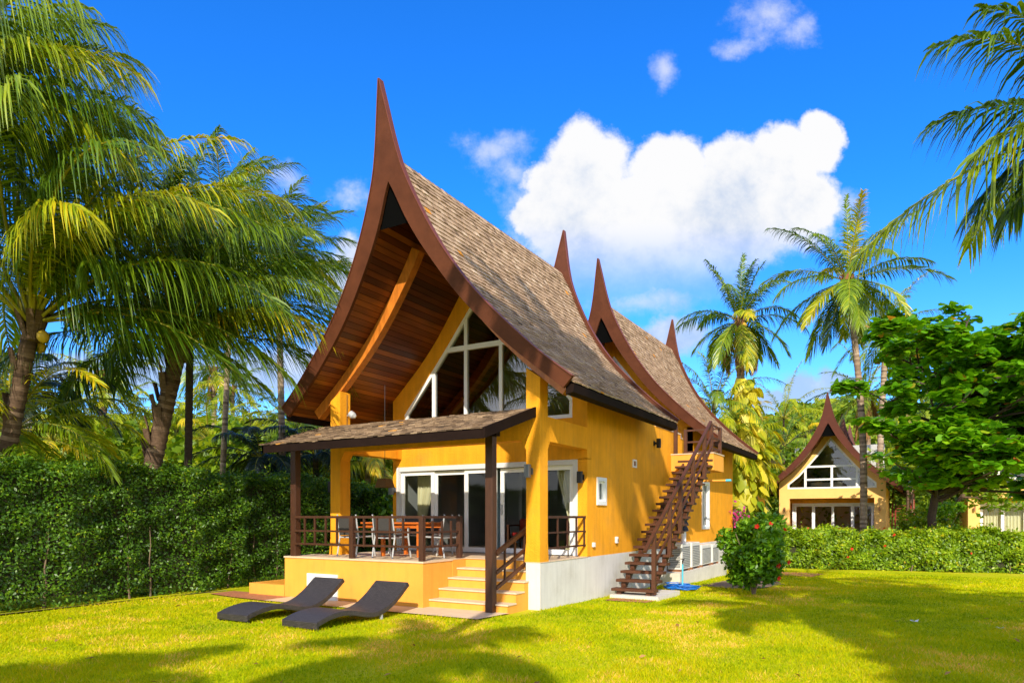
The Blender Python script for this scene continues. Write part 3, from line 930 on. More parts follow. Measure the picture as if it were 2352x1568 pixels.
for k in range(8):
    x = -5.3 + k * .71
    mb.hexa([(x, Yb_ + .06, Zb - .15), (x + .06, Yb_ + .06, Zb - .15), (x + .06, Yt - .004, Zt - .15), (x, Yt - .004, Zt - .15), (x, Yb_ + .06, Zb - .052), (x + .06, Yb_ + .06, Zb - .052), (x + .06, Yt - .004, Zt - .052), (x, Yt - .004, Zt - .052)])
mb.box(-5.60, -.42, -.98, -.85, 3.20, 3.34)
mb.build('ceiling', M['dark'], cn)
mb = MB()
mb.box(-5.54, -.13, Yb_ + .0, Yb_ + .045, Zb - .155, Zb - .006)
for x in (-5.54, -.128):
    mb.hexa([(x, Yb_ + .0, Zb - .155), (x + .045, Yb_ + .0, Zb - .155), (x + .045, Yt - .002, Zt - .17), (x, Yt - .002, Zt - .17), (x, Yb_ + .0, Zb + .025), (x + .045, Yb_ + .0, Zb + .025), (x + .045, Yt - .002, Zt + .02), (x, Yt - .002, Zt + .02)])
mb.build('fascia', M['dark'], cn)
for x, z in ((-5.69, FL + .002), (-.645, .012)):
    mb = MB(); mb.box(x, x + .155, -1.0, -.845, z, 3.2)
    mb.build('post', M['brown'], cn, bevel=.008)

# terrace railings
rl = empty('terrace_railing'); rl.parent = villa
RY = -1.0
for z, h in ((1.735, .05), (1.44, .04), (1.16, .04)):
    mb = MB()
    mb.box(-5.53, -2.10, RY - .025, RY + .025, z - h / 2, z + h / 2)
    mb.box(-2.075, -2.03, -.96, .18, z - h / 2, z + h / 2)
    mb.build('rail', M['brown'], rl)
for x in (-5.24, -4.94, -4.62, -4.30, -3.55, -3.21, -2.87, -2.54):
    mb = MB(); mb.box(x - .019, x + .019, RY - .018, RY + .018, 1.13, 1.71); mb.build('baluster', M['brown'], rl)
for y in (-.70, -.39, -.08):
    mb = MB(); mb.box(-2.07, -2.034, y - .019, y + .019, 1.13, 1.66); mb.build('baluster', M['brown'], rl)
for x, y in ((-3.87, RY), (-2.06, RY - .02), (-2.05, .21)):
    mb = MB(); mb.box(x - .05, x + .05, y - .05, y + .05, FL + .002, 1.755)
    mb.build('post', M['brown'], rl, bevel=.005)
sr = empty('step_railing'); sr.parent = villa
for a, b, w, h in ((1.07, 1.62, .07, .075), (.72, 1.24, .05, .06), (.44, .96, .05, .06)):
    mb = MB(); mb.beam((-.50, -.86, a), (-.36, .33, b), w, h); mb.build('handrail', M['stair'], sr)
for f in (.22, .48, .74):
    x, y = -.50 + .14 * f, -.86 + 1.19 * f
    mb = MB(); mb.box(x - .017, x + .017, y - .017, y + .017, .44 + .52 * f, 1.06 + .55 * f); mb.build('baluster', M['brown'], sr)
pr = empty('porch_railing'); pr.parent = villa
for z, h in ((1.735, .05), (1.43, .035), (1.13, .035)):
    mb = MB(); mb.box(-.07, -.03, .25, YF - .01, z - h / 2, z + h / 2); mb.build('rail', M['brown'], pr)
for y in (.75, 1.2, 1.62, 2.02):
    mb = MB(); mb.box(-.066, -.034, y - .018, y + .018, 1.10, 1.72); mb.build('baluster', M['brown'], pr)

# balcony landing and the timber stair up the side wall
bl = empty('balcony'); bl.parent = villa
mb = MB(); mb.box(.002, 1.22, 7.98, 9.16, 3.05, 3.52); mb.build('landing_slab', M['wall_lite'], bl)
mb = MB(); mb.box(.0, 1.24, 7.96, 9.18, 3.52, 3.55); mb.build('coping', M['stone'], bl)
for x, y in ((.12, 9.05), (1.14, 9.05), (1.14, 8.05), (.12, 8.05)):
    mb = MB(); mb.box(x - .045, x + .045, y - .045, y + .045, 3.55, 4.36); mb.build('post', M['stair'], bl)
for z in (4.33, 3.98, 3.68):
    mb = MB(); mb.box(.165, 1.095, 9.03, 9.07, z - .025, z + .025); mb.build('rail', M['stair'], bl)
    mb = MB(); mb.box(1.12, 1.16, 8.095, 9.005, z - .025, z + .025); mb.build('rail', M['stair'], bl)
mb = MB(); mb.box(-.35, .075, 8.03, 8.07, 4.305, 4.355); mb.build('rail', M['stair'], bl)
sc_ = empty('side_stair'); sc_.parent = villa
NS = 19
y0s, z0s, dy, dz = 2.92, .145, .2805, .1783
for k in range(NS):
    mb = MB(); mb.box(.20, 1.20, y0s + k * dy, y0s + k * dy + .30, z0s + k * dz - .06, z0s + k * dz)
    mb.build('tread', M['stair'], sc_, bevel=.006)
for x in (.36, 1.04):
    mb = MB()
    a = (y0s + .16, z0s - .17); b = (y0s + NS * dy + .02, z0s + NS * dz - .19)
    mb.hexa([(x - .03, a[0], a[1] - .05), (x + .03, a[0], a[1] - .05), (x + .03, b[0], b[1] - .10), (x - .03, b[0], b[1] - .10), (x - .03, a[0] - .05, a[1] + .06), (x + .03, a[0] - .05, a[1] + .06), (x + .03, b[0], b[1] + .11), (x - .03, b[0], b[1] + .11)])
    for k in range(NS):
        y, z = y0s + k * dy, z0s + k * dz - .062
        mb.box(x - .05, x + .05, y + .06, y + .20, z - .12, z)
    mb.build('stringer', M['stair'], sc_)
mb = MB()
HR = [(1.16, 2.42, 1.0), (1.16, 7.92, 4.40)]
mb.beam(*HR, .075, .06)
mb.beam((1.16, 3.02, .98), (1.16, 8.0, 4.03), .045, .05)
mb.beam((1.16, 3.02, .66), (1.16, 8.0, 3.72), .045, .05)
mb.build('handrail', M['stair'], sc_)
for k in (0, 4, 7, 11, 15):
    y = y0s + k * dy + .06; z = z0s + k * dz
    mb = MB(); mb.box(1.115, 1.205, y - .0, y + .09, z - (.11 if k == 0 else .02), 1.0 + (y + .05 - 2.42) * (3.4 / 5.5) - .03)
    mb.build('baluster', M['stair'], sc_)
mb = MB(); mb.box(.22, 1.33, 2.80, 4.38, -.25, .012); mb.build('stair_footing', M['concrete'], sc_)
mb = MB(); mb.box(.01, .52, 7.1, 12.6, -.45, .185); mb.build('service_ledge', M['concrete'], villa)
mb = MB(); mb.box(-6.94, -5.80, -1.07, -.95, -.2, .25); mb.box(-6.94, -6.82, -.95, .6, -.2, .25)
mb.build('planter_curb', M['wall_lite'], villa)

# ------------------------------------------------------------------ fittings on the walls
def wall_lamp(label, loc, nx, ny, mat, group='wall lamps on the ochre villa'):
    """up-and-down light: square tube on a bracket and backplate; n = wall normal"""
    t = empty('wall_lamp', loc, math.atan2(ny, nx), label, 'wall lamp', group)
    mb = MB(); mb.box(.0, .02, -.05, .05, -.06, .06); mb.build('backplate', mat, t)
    mb = MB(); mb.box(.02, .08, -.02, .02, -.03, .03); mb.build('bracket', mat, t)
    mb = MB(); mb.box(.08, .18, -.052, .052, -.125, .125); mb.build('lamp_tube', mat, t, bevel=.008)
    return t
wall_lamp('grey box lamp on the right front pillar beside the step railing', (-.20, -.092, 2.60), 0, -1, M['lampgrey'])
wall_lamp('black box lamp on the left front pillar above the terrace chairs', (-5.402, .05, 2.42), -1, 0, M['lampblack'])
wall_lamp('grey lamp beside the left edge of the sliding doors', (-5.345, YF - .002, 2.42), 0, -1, M['lampgrey'])
wall_lamp('black lamp right of the sliding doors above the porch railing', (-.12, YF - .002, 2.59), 0, -1, M['lampblack'])
wall_lamp('black lamp high on the side wall under the roof end', (.002, 6.47, 3.72), 1, 0, M['lampblack'])
t = empty('socket_box', (0, 2.36, 1.13), 0, 'small white socket box on the side wall just past the porch corner', 'socket box')
mb = MB(); mb.box(.001, .05, -.05, .05, -.05, .05); mb.build('casing', M['plastic'], t, bevel=.008)
t = empty('socket_box', (0, 3.69, 1.19), 0, 'white hooded socket box on the side wall below the stair treads', 'socket box')
mb = MB(); mb.box(.001, .06, -.05, .05, -.07, .08); mb.build('casing', M['plastic'], t, bevel=.01)
mb = MB(); mb.box(.06, .066, -.025, .03, -.04, .03); mb.build('cover', M['acdark'], t)
t = empty('air_vent', (0, 4.92, 3.07), 0, 'small beige air vent set in the upper side wall', 'air vent')
mb = MB(); mb.box(.001, .035, -.13, -.09, -.1, .1); mb.box(.001, .035, .09, .13, -.1, .1); mb.box(.001, .035, -.09, .09, .06, .1); mb.box(.001, .035, -.09, .09, -.1, -.06); mb.build('frame', M['plastic'], t)
mb = MB(); mb.box(.001, .012, -.09, .09, -.06, .06); mb.build('grille', M['rust'], t)
t = empty('spotlight', (-.85, 1.9, 3.68), 0, 'small grey floodlight on the beam in front of the right gable glass', 'spotlight')
mb = MB(); mb.box(-.05, .05, -.04, .05, .04, .15); mb.build('lamp_head', M['lampgrey'], t, bevel=.012)
mb = MB(); mb.box(-.02, .02, -.02, .02, -.02, .04); mb.build('bracket', M['lampgrey'], t)
t = empty('spotlight', (-4.93, .12, 4.02), 0, 'silver round floodlight beside the left pillar head', 'spotlight')
mb = MB(); mb.tube([(-.16, 0, .02), (-.02, 0, .02)], .012, 8); mb.build('bracket', M['metal'], t)
mb = MB(); mb.tube([(-.02, -.06, .06), (.05, -.03, 0), (.10, 0, -.03)], [.075, .08, .04], 14); mb.build('lamp_head', M['metal'], t)
t = empty('security_camera', (-5.13, .12, 3.72), 0, 'tiny white sensor with its cable on the left pillar', 'sensor')
mb = MB(); mb.box(.032, .075, -.03, .03, .0, .08); mb.build('casing', M['plastic'], t, bevel=.008)
mb = MB(); mb.tube([(.035, .0, .08), (.036, .0, .8)], .006, 5); mb.build('cable', M['lampblack'], t)

t = empty('pendant_lamp', (-4.65, .9, 2.42), 0, 'woven brown pendant lamp hanging over the terrace doorway', 'pendant lamp')
mb = MB()
n = 4
for a in range(4):
    p0, p1 = R(45 + 90 * a), R(135 + 90 * a)
    q = [(.235 * math.cos(p0), .235 * math.sin(p0), 0), (.235 * math.cos(p1), .235 * math.sin(p1), 0), (.165 * math.cos(p1), .165 * math.sin(p1), .21), (.165 * math.cos(p0), .165 * math.sin(p0), .21)]
    mb.poly(q); mb.poly([(x * .95, y * .95, z) for x, y, z in q][::-1])
mb.build('lamp_shade', M['wicker_lamp'], t)
mb = MB(); mb.tube([(0, 0, .10), (0, 0, 2.4)], .006, 5); mb.build('cord', M['lampblack'], t)

# ------------------------------------------------------------------ air conditioners, pipe, hose
def ac_unit(label, y0, y1, z1, depth, mat):
    t = empty('air_conditioner', (.03, y0, .187), 0, label, 'air conditioner', 'outdoor air conditioner units on the concrete ledge')
    w, h = y1 - y0, z1 - .187
    mb = MB(); mb.box(0, depth, 0, w, .06, h); mb.build('casing', mat, t, bevel=.02)
    g = MB(); f = MB()
    for sy, (a, b, x0, x1) in enumerate([(.06, w - .06, depth + .001, depth + .012)]):
        f.box(x0, x1, a, b, .12, h - .10)
    # front-facing end grille
    f.box(.05, depth - .05, -.012, -.001, .12, h - .14)
    for k in range(11):
        z = .14 + k * (h - .30) / 10
        g.box(.05, depth - .05, -.02, -.013, z, z + .012)
        g.box(depth + .013, depth + .02, .06, w - .06, z, z + .012)
    f.build('grille', M['acdark'], t); g.build('guard', mat, t)
    b = MB(); b.box(.02, depth, .04, .12, 0, .06); b.box(.02, depth, w - .12, w - .04, 0, .06); b.build('foot', M['rust'], t)
ac_unit('tall white air conditioner unit nearest the stair foot', 7.55, 8.38, .99, .42, M['acwhite'])
ac_unit('tall white air conditioner unit under the white flue', 8.55, 9.42, .98, .42, M['acwhite'])
ac_unit('low beige air conditioner unit third along the ledge', 9.65, 10.75, .86, .42, M['acwhite'])
ac_unit('low beige air conditioner unit at the bush end of the ledge', 10.95, 11.75, .84, .42, M['acwhite'])
t = empty('flue', (.22, 8.45, 1.0), 0, 'white stub pipe with a dark ribbed flue rising from the air conditioners', 'flue')
mb = MB(); mb.tube([(0, 0, -.02), (0, 0, .32)], .085, 14); mb.build('pipe', M['plastic'], t)
mb = MB()
for k in range(6):
    z = .30 + k * .16
    mb.tube([(0, 0, z), (0, 0, z + .03), (0, 0, z + .16)], [.09, .17, .11], 14)
mb.tube([(0, 0, 1.24), (0, 0, 1.34)], .12, 14)
mb.build('ribbed_cowl', M['lampblack'], t)
t = empty('water_tap', (1.05, 5.55, gz(5.5)), 0, 'pale blue standpipe with a tap beside the stair foot', 'tap')
mb = MB(); mb.tube([(0, 0, -.05), (0, 0, .66)], .022, 10); mb.build('pipe', M['ltblue'], t)
mb = MB(); mb.tube([(0, 0, .66), (0, 0, .75), (.03, -.04, .78), (.03, -.07, .73)], .014, 8); mb.box(-.05, .05, -.006, .006, .78, .80); mb.build('valve', M['lampblack'], t)
hs = MB()
pts = []
rr = random.Random(2)
for k in range(200):
    a = k * .33
    r = .18 + .14 * ((k * .37) % 1.0) + .06 * math.sin(k * .21)
    pts.append((.98 + .95 * r * math.cos(a) * 1.4, 5.75 + r * math.sin(a) * 1.2, gz(5.7) + .02 + .10 * (k / 200) * (1 - .5 * math.sin(a * .5)) + rr.random() * .01))
hs.tube(pts, .011, 6)
tag(hs.build('garden_hose', M['blue'], smooth=True), 'coiled blue garden hose on the grass behind the stair', 'hose')
t = empty('drain_pipe', (0, 10.4, 2.87), 0, 'horizontal ochre pipe with a pale blue end sticking out under the landing', 'pipe')
mb = MB(); mb.tube([(-.02, 0, 0), (1.0, 0, 0)], .035, 10); mb.build('pipe', M['wall_lite'], t)
mb = MB(); mb.tube([(1.0, 0, 0), (1.16, 0, 0)], .04, 10); mb.build('coupling', M['ltblue'], t)

# ------------------------------------------------------------------ terrace furniture
def make_chair():
    t = empty('terrace_chair')
    tag(t, None, 'chair', 'sling chairs round the terrace table')
    w, fr = .27, M['metal']
    for s in (-1, 1):
        mb = MB(); mb.tube([(s * w, -.30, 0), (s * w, -.22, .42), (s * w * .98, -.30, .90)], .017, 8); mb.build('back_leg', fr, t)
        mb = MB(); mb.tube([(s * w, .30, 0), (s * w, .22, .40), (s * w, .20, .62)], .017, 8); mb.build('front_leg', fr, t)
        mb = MB(); mb.box(s * w - .025, s * w + .025, -.24, .24, .625, .645); mb.build('armrest', M['teak'], t, bevel=.006)
    mb = MB()
    for s in (-1, 1): mb.tube([(s * (w - .02), -.22, .42), (s * (w - .02), .22, .43)], .015, 8)
    mb.tube([(-w, .22, .41), (w, .22, .41)], .013, 8); mb.tube([(-w, -.22, .41), (w, -.22, .41)], .013, 8)
    mb.build('seat_frame', fr, t)
    mb = MB(); mb.hexa([(-w + .02, -.21, .42), (w - .02, -.21, .42), (w - .02, .22, .435), (-w + .02, .22, .435), (-w + .02, -.21, .43), (w - .02, -.21, .43), (w - .02, .22, .445), (-w + .02, .22, .445)]); mb.build('seat', M['sling'], t)
    mb = MB(); mb.hexa([(-w + .015, -.225, .46), (w - .015, -.225, .46), (w - .015, -.24, .46), (-w + .015, -.24, .46), (-w + .015, -.285, .86), (w - .015, -.285, .86), (w - .015, -.30, .86), (-w + .015, -.30, .86)]); mb.build('backrest', M['sling'], t)
    return t
ch = make_chair()
spots = [(-4.39, -.33, 0, 'silver framed sling chair at the left near side of the teak table'),
         (-3.44, -.28, 0, 'silver framed sling chair at the middle of the near side of the teak table'),
         (-2.62, .33, 90, 'silver framed sling chair at the right end of the teak table'),
         (-4.2, 1.12, 180, 'dark backed sling chair on the far side of the table nearest the curtain'),
         (-3.35, 1.12, 180, 'dark backed sling chair on the far side of the table before the middle door panel')]
for i, (x, y, a, lb) in enumerate(spots):
    o = ch if i == 0 else copy_tree(ch)
    o.location = (x, y, FL + .002); o.rotation_euler = (0, 0, R(a)); o["label"] = lb
t = empty('dining_table', (-3.55, .38, FL + .002), 0, 'orange teak dining table on the terrace among sling chairs', 'table')
mb = MB()
for k in range(8): mb.box(-.95, .72, -.46 + k * .116, -.46 + k * .116 + .108, .70, .735)
mb.build('tabletop', M['teak'], t)
mb = MB(); mb.box(-.85, .64, -.40, -.37, .61, .70); mb.box(-.85, .64, .37, .40, .61, .70); mb.box(.61, .64, -.37, .37, .61, .70); mb.box(-.85, -.82, -.37, .37, .61, .70); mb.build('apron', M['teak'], t)
for x in (-.36, .62):
    for y in (-.39, .39):
        mb = MB(); mb.box(x - .035, x + .035, y - .035, y + .035, 0, .698); mb.build('leg', M['teak'], t)

# ------------------------------------------------------------------ things inside
def curtain(name, label, x0, x1, y, z0, z1, pinch, mat):
    mb = MB()
    nx, nz = 46, 16
    def P(i, j):
        f, g = i / nx, j / nz
        z = z0 + (z1 - z0) * g
        wv = 1.0
        if pinch: wv = .32 + .68 * min(abs(g - .28) / .6, 1.0) ** .9
        x = x0 + (x1 - x0) * (f * wv)
        return (x, y + .035 * math.sin(f * 40) + .01 * math.sin(f * 93), z)
    for i in range(nx):
        for j in range(nz):
            mb.poly([P(i, j), P(i + 1, j), P(i + 1, j + 1), P(i, j + 1)])
    return tag(mb.build(name, mat, smooth=True), label, 'curtain')
curtain('curtain', 'cream tied back curtain behind the leftmost door panel', -4.98, -4.42, 2.55, FL + .02, 2.95, True, M['curtain'])
curtain('curtain', 'pale sheer curtain behind the middle door panel', -3.02, -2.62, 2.75, FL + .02, 2.95, False, M['sheer'])
curtain('curtain', 'pale gathered curtain behind the rightmost door panel by the porch', -.42, -.95, 2.5, FL + .02, 2.95, True, M['curtain'])
t = empty('armchair', (-2.75, 4.3, FL + .004), 0, 'dark wooden armchair with a red cushion inside the glass doors', 'armchair')
mb = MB()
for x in (-.35, .35):
    mb.box(x - .03, x + .03, -.35, -.29, 0, .62); mb.box(x - .03, x + .03, .29, .35, 0, .75); mb.box(x - .04, x + .04, -.36, .36, .60, .64)
mb.box(-.33, .33, -.33, .33, .28, .34); mb.box(-.33, .33, .30, .35, .62, .72)
for k in range(6): mb.box(-.27 + k * .1, -.23 + k * .1, .31, .34, .34, .64)
mb.build('frame', M['brown'], t)
mb = MB(); mb.box(-.30, .30, .16, .30, .38, .80); mb.box(-.30, .30, -.30, .16, .35, .44); mb.build('cushion', M['red'], t, bevel=.04)
t = empty('wall_painting', (-4.1, 7.39, 2.05), 0, 'dark red and grey painting on the back wall behind the second door panel', 'painting')
mb = MB(); mb.box(-.55, .55, -.03, 0, -.6, .6); mb.build('frame', M['brown'], t)
mb = MB(); mb.box(-.5, 0, -.036, -.031, -.55, .55); mb.build('red_panel', M['red'], t)
mb = MB(); mb.box(.0, .5, -.036, -.031, -.55, .55); mb.build('grey_panel', M['acdark'], t)
t = empty('cabinet', (-1.5, 6.9, FL + .004), 0, 'dark low cabinet against the back wall inside the glass doors', 'cabinet')
mb = MB(); mb.box(-.7, .7, -.22, .22, 0, .55); mb.build('body', M['brown'], t, bevel=.01)
mb = MB(); mb.box(-.68, -.02, -.235, -.222, .05, .5); mb.box(.02, .68, -.235, -.222, .05, .5); mb.build('door', M['dark'], t)

# ------------------------------------------------------------------ sun loungers
TOP = [(-3.95, .115), (-3.72, .19), (-3.48, .228), (-3.28, .232), (-3.06, .197), (-2.77, .128), (-2.54, .118), (-2.28, .19), (-2.03, .336), (-1.86, .475), (-1.75, .555)]
def lounger_mesh(x0, x1):
    P = Prof(chaikin(TOP, 2)); n = 60; th = .085
    V, F, UV = [], [], []
    rings = []
    for i in range(n + 1):
        s = P.len * i / n
        a, nn = P.at(s), None
        b0, b1 = P.at(max(s - .03, 0)), P.at(min(s + .03, P.len))
        d = (b1 - b0) / np.linalg.norm(b1 - b0)
        nn = np.array([-d[1], d[0]])
        lo = a - nn * th
        if lo[1] < .004: lo = np.array([lo[0], .004])
        if i == 0: lo = np.array([a[0] + .004, .004])
        rings.append((s, a, lo))
    me = bpy.data.meshes.new('lounger')
    c = [(x0, 1), (x1, 1), (x1, 0), (x0, 0)]
    for s, a, lo in rings:
        for x, k in c:
            q = a if k else lo
            V.append((x, q[0], q[1]))
    w = x1 - x0
    cu = [0, w, w + th, 2 * w + th, 2 * w + 2 * th]
    for i in range(n):
        for k in range(4):
            a, b = i * 4 + k, i * 4 + (k + 1) % 4
            F.append((a, b, b + 4, a + 4)); s0, s1 = rings[i][0], rings[i + 1][0]
            UV += [(cu[k], s0), (cu[k + 1], s0), (cu[k + 1], s1), (cu[k], s1)]
    F.append((0, 3, 2, 1)); UV += [(0, .1), (0, 0), (w, 0), (w, .1)]
    e = n * 4
    F.append((e, e + 1, e + 2, e + 3)); UV += [(0, .1), (w, .1), (w, 0), (0, 0)]
    me.from_pydata(V, [], F)
    ul = me.uv_layers.new(name='UVMap')
    for l, u in zip(ul.data, UV): l.uv = u
    me.materials.append(M['wicker'])
    return me
def make_lounger():
    t = empty('sun_lounger')
    tag(t, None, 'sun lounger', 'wave shaped wicker loungers on the lawn')
    o = bpy.data.objects.new('wicker_shell', lounger_mesh(-.38, .38)); link(o, t)
    b = o.modifiers.new('bevel', 'BEVEL'); b.width = .012; b.segments = 2; b.limit_method = 'ANGLE'; b.angle_limit = R(50)
    for x in (-.34, .34):
        for y in (-3.9, -2.43):
            mb = MB(); mb.box(x - .025, x + .025, y - .02, y + .02, -.03, .06); mb.build('foot', M['metal'] if y > -3 else M['lampblack'], t)
    return t
lg = make_lounger()
for i, (x, lb) in enumerate([(-2.19, 'black wicker wave lounger on the lawn, the one nearer the front steps'), (-3.74, 'black wicker wave lounger on the lawn in front of the white hatch')]):
    o = lg if i == 0 else copy_tree(lg)
    o.location = (x, 0.0 if i == 0 else -.03, .012); o["label"] = lb
# ------------------------------------------------------------------ ground, paving
def ground():
    xs = np.concatenate([np.linspace(-400, -40, 10), np.linspace(-30, 40, 36), np.linspace(50, 400, 10)])
    ys = np.concatenate([np.linspace(-300, -40, 8), np.linspace(-30, 40, 71), np.linspace(50, 500, 12)])
    V = [(x, y, gz(y) + (.02 * math.sin(x * .6) * math.cos(y * .5) if (abs(x) < 40 and y < -2.2 and y > -30) else 0) - .015) for y in ys for x in xs]
    nx = len(xs)
    F = [(j * nx + i, j * nx + i + 1, (j + 1) * nx + i + 1, (j + 1) * nx + i) for j in range(len(ys) - 1) for i in range(nx - 1)]
    o = npmesh('ground', V, F, M['lawn'], smooth=True)
    tag(o, kind='structure')
ground()
def strip(name, pts, mat, z=.004, kind='structure'):
    mb = MB(); mb.poly([(x, y, gz(y) + z) for x, y in pts])
    return tag(mb.build(name, mat), kind=kind)
strip('paved_path', [(-7.7, -1.55), (-6.6, -1.72), (-5.6, -1.78), (-5.6, -.9), (-7.7, -.9)], M['brick'], .008)
strip('stone_apron', [(-5.6, -1.80), (-.33, -1.74), (-.22, -.85), (-5.6, -.9)], M['stone'], .012)
strip('soil_bed', [(-9.4, -14), (-8.05, -14), (-8.0, -6), (-8.05, -2.2), (-7.9, 2), (-8.0, 14), (-9.4, 14)], M['soil'], .006)
strip('bush_bed', [(1.0, 7.2), (1.9, 6.95), (2.6, 7.6), (2.9, 9.3), (2.4, 10.6), (1.2, 10.6)], M['soil'], .006)
strip('garden_path', [(1.2, 13.2), (3.2, 13.0), (3.4, 14.4), (1.2, 14.6)], M['brick'], .008)
strip('stepping_path', [(.35, 2.2), (1.25, 2.25), (1.3, 2.75), (.3, 2.78)], M['brick'], .004)

def lawn_blades():
    """short turf: one mesh of single-triangle blades, thicker near the viewer"""
    rng = np.random.default_rng(4)
    N = 540000
    # sample in polar about the viewpoint so that the density falls with distance
    d = 5.2 + (27 - 5.2) * rng.random(N) ** 1.9
    lim = 1.02
    r = (rng.random(N) * 2 - 1) * lim * d
    ca, sa = math.cos(YAW), math.sin(YAW)
    x = CAM[0] + r * ca - d * sa
    y = CAM[1] + r * sa + d * ca
    ok = ~((x > -5.85) & (x < .03) & (y > -1.10)) & ~((x > -5.6) & (x < -.25) & (y > -1.76)) & (x > -8.0) & ~((x < -5.5) & (y > -1.9))
    ok &= ~((x > 0) & (x < .55) & (y > 7)) & ~((x > .2) & (x < 1.35) & (y > 2.78) & (y < 4.4)) & ~((x > 1.2) & (x < 2.7) & (y > 7.3) & (y < 10.4))
    ok &= y < 15.6
    x, y, d = x[ok], y[ok], d[ok]
    n = len(x)
    h = (.022 + .026 * rng.random(n)) * (1 + .3 * np.sin(x * 2.1) * np.cos(y * 1.7))
    w = (.0035 + .0035 * rng.random(n)) * np.clip(d / 8, 1, 2.6)
    a = rng.random(n) * 2 * np.pi
    lx, ly = rng.normal(0, .6, n) * h, rng.normal(0, .6, n) * h
    z = -.02 * np.clip(y, 0, 12) - .012
    z += np.where((y < -2.2), .02 * np.sin(x * .6) * np.cos(y * .5), 0)
    V = np.empty((n, 3, 3), np.float32)
    V[:, 0] = np.stack([x - w * np.cos(a), y - w * np.sin(a), z], 1)
    V[:, 1] = np.stack([x + w * np.cos(a), y + w * np.sin(a), z], 1)
    V[:, 2] = np.stack([x + lx, y + ly, z + h], 1)
    # dry and lush patches
    def vn(s):
        g = rng.random((64, 64)); fx, fy = (x + 40) * s % 62, (y + 40) * s % 62
        i, j = fx.astype(int), fy.astype(int); a, b = fx - i, fy - j
        a, b = a * a * (3 - 2 * a), b * b * (3 - 2 * b)
        return g[i, j] * (1 - a) * (1 - b) + g[i + 1, j] * a * (1 - b) + g[i, j + 1] * (1 - a) * b + g[i + 1, j + 1] * a * b
    p = .40 * vn(.35) + .35 * vn(1.1) + .25 * vn(3.2)
    dry = np.clip((vn(.8) * .6 + vn(2.6) * .4 - .54) * 7, 0, 1) * (y < 9)
    t = np.clip(.40 + 1.0 * (p - .5) + .60 * dry * rng.random(n) + rng.normal(0, .17, n), 0, 1)
    V[:, 2, 2] += (.018 * np.clip(p - .45, 0, 1) * 2).astype(np.float32)
    o = npmesh('lawn_grass', V, np.arange(n * 3).reshape(n, 3), M['blade'], tint=t)
    tag(o, kind='stuff')
lawn_blades()
# ------------------------------------------------------------------ palms
def unit(a):
    return a / np.maximum(np.linalg.norm(a, axis=-1, keepdims=True), 1e-9)

def frond(rng, base, az, el, L, grav, wind, nl, ll, lw, droop, m=22, tint=.5, stiff=1.0):
    """one pinnate frond -> (leaflet verts, leaflet tints, stalk verts). Rachis bends under gravity and wind"""
    ds = L / m
    t = np.array([math.cos(az) * math.cos(el), math.sin(az) * math.cos(el), math.sin(el)])
    P, T = [np.array(base, float)], [t]
    for i in range(m):
        f = (i + 1) / m
        t = t + (np.array([0, 0, -1.0]) * grav * (.3 + f) + wind * (.3 + f)) * ds / L * 2.2
        t = t / np.linalg.norm(t)
        P.append(P[-1] + t * ds); T.append(t)
    P, T = np.array(P), np.array(T)
    up = np.array([0, 0, 1.0])
    f = np.linspace(.14, .995, nl) + rng.normal(0, .003, nl)
    f = np.clip(f, .1, .999)
    k = f * m
    i0 = np.minimum(k.astype(int), m - 1); fr = (k - i0)[:, None]
    p = P[i0] * (1 - fr) + P[i0 + 1] * fr
    d = unit(T[i0] * (1 - fr) + T[i0 + 1] * fr)
    s = np.cross(d, up)
    bad = np.linalg.norm(s, axis=1) < .15
    s[bad] = np.array([-math.sin(az), math.cos(az), 0])
    s = unit(s)
    n = unit(np.cross(s, d))
    shape = np.clip(np.minimum((f - .05) / .22, 1), 0, 1) * (1 - .62 * np.clip((f - .45) / .55, 0, 1) ** 1.6)
    V, Tn = [], []
    for sd in (1, -1):
        ang = np.radians(62 - 34 * f + rng.normal(0, 5, nl))[:, None]
        d0 = unit(sd * s * np.sin(ang) + d * np.cos(ang) + n * (.22 + rng.normal(0, .10, nl))[:, None])
        l = (ll * shape * rng.uniform(.85, 1.1, nl))[:, None]
        dr = (droop * rng.uniform(.7, 1.3, nl))[:, None]
        pts = []
        for uu in (0, .35, .7, 1.0):
            pts.append(p + l * d0 * uu * (1 - .16 * uu * dr) + (np.array([0, 0, -1.0]) * dr * .62 + wind * .6) * l * uu ** 2)
        wv = unit(d - d0 * np.sum(d * d0, 1, keepdims=True)) * .8 + n * rng.normal(0, .25, nl)[:, None]
        ws = (.55, 1.0, .7, .08)
        q = np.stack([np.stack([pt - wv * lw * w_ * .5, pt + wv * lw * w_ * .5], 1) for pt, w_ in zip(pts, ws)], 1)  # nl,4,2,3
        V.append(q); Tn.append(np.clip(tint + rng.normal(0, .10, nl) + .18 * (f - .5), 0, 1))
    V = np.concatenate(V); Tn = np.concatenate(Tn)
    # stalk: triangular tube
    st = []
    b = unit(np.cross(np.cross(T, up) + 1e-6, T))
    sx = unit(np.cross(T, b))
    rad = .007 * L * (1 - np.linspace(0, 1, m + 1) * .88)
    rad[0] *= 1.7
    for j in range(4):
        a = j * math.pi / 2
        st.append(P + (sx * math.cos(a) * 1.4 + b * math.sin(a)) * rad[:, None])
    return V, Tn, np.stack(st, 1)

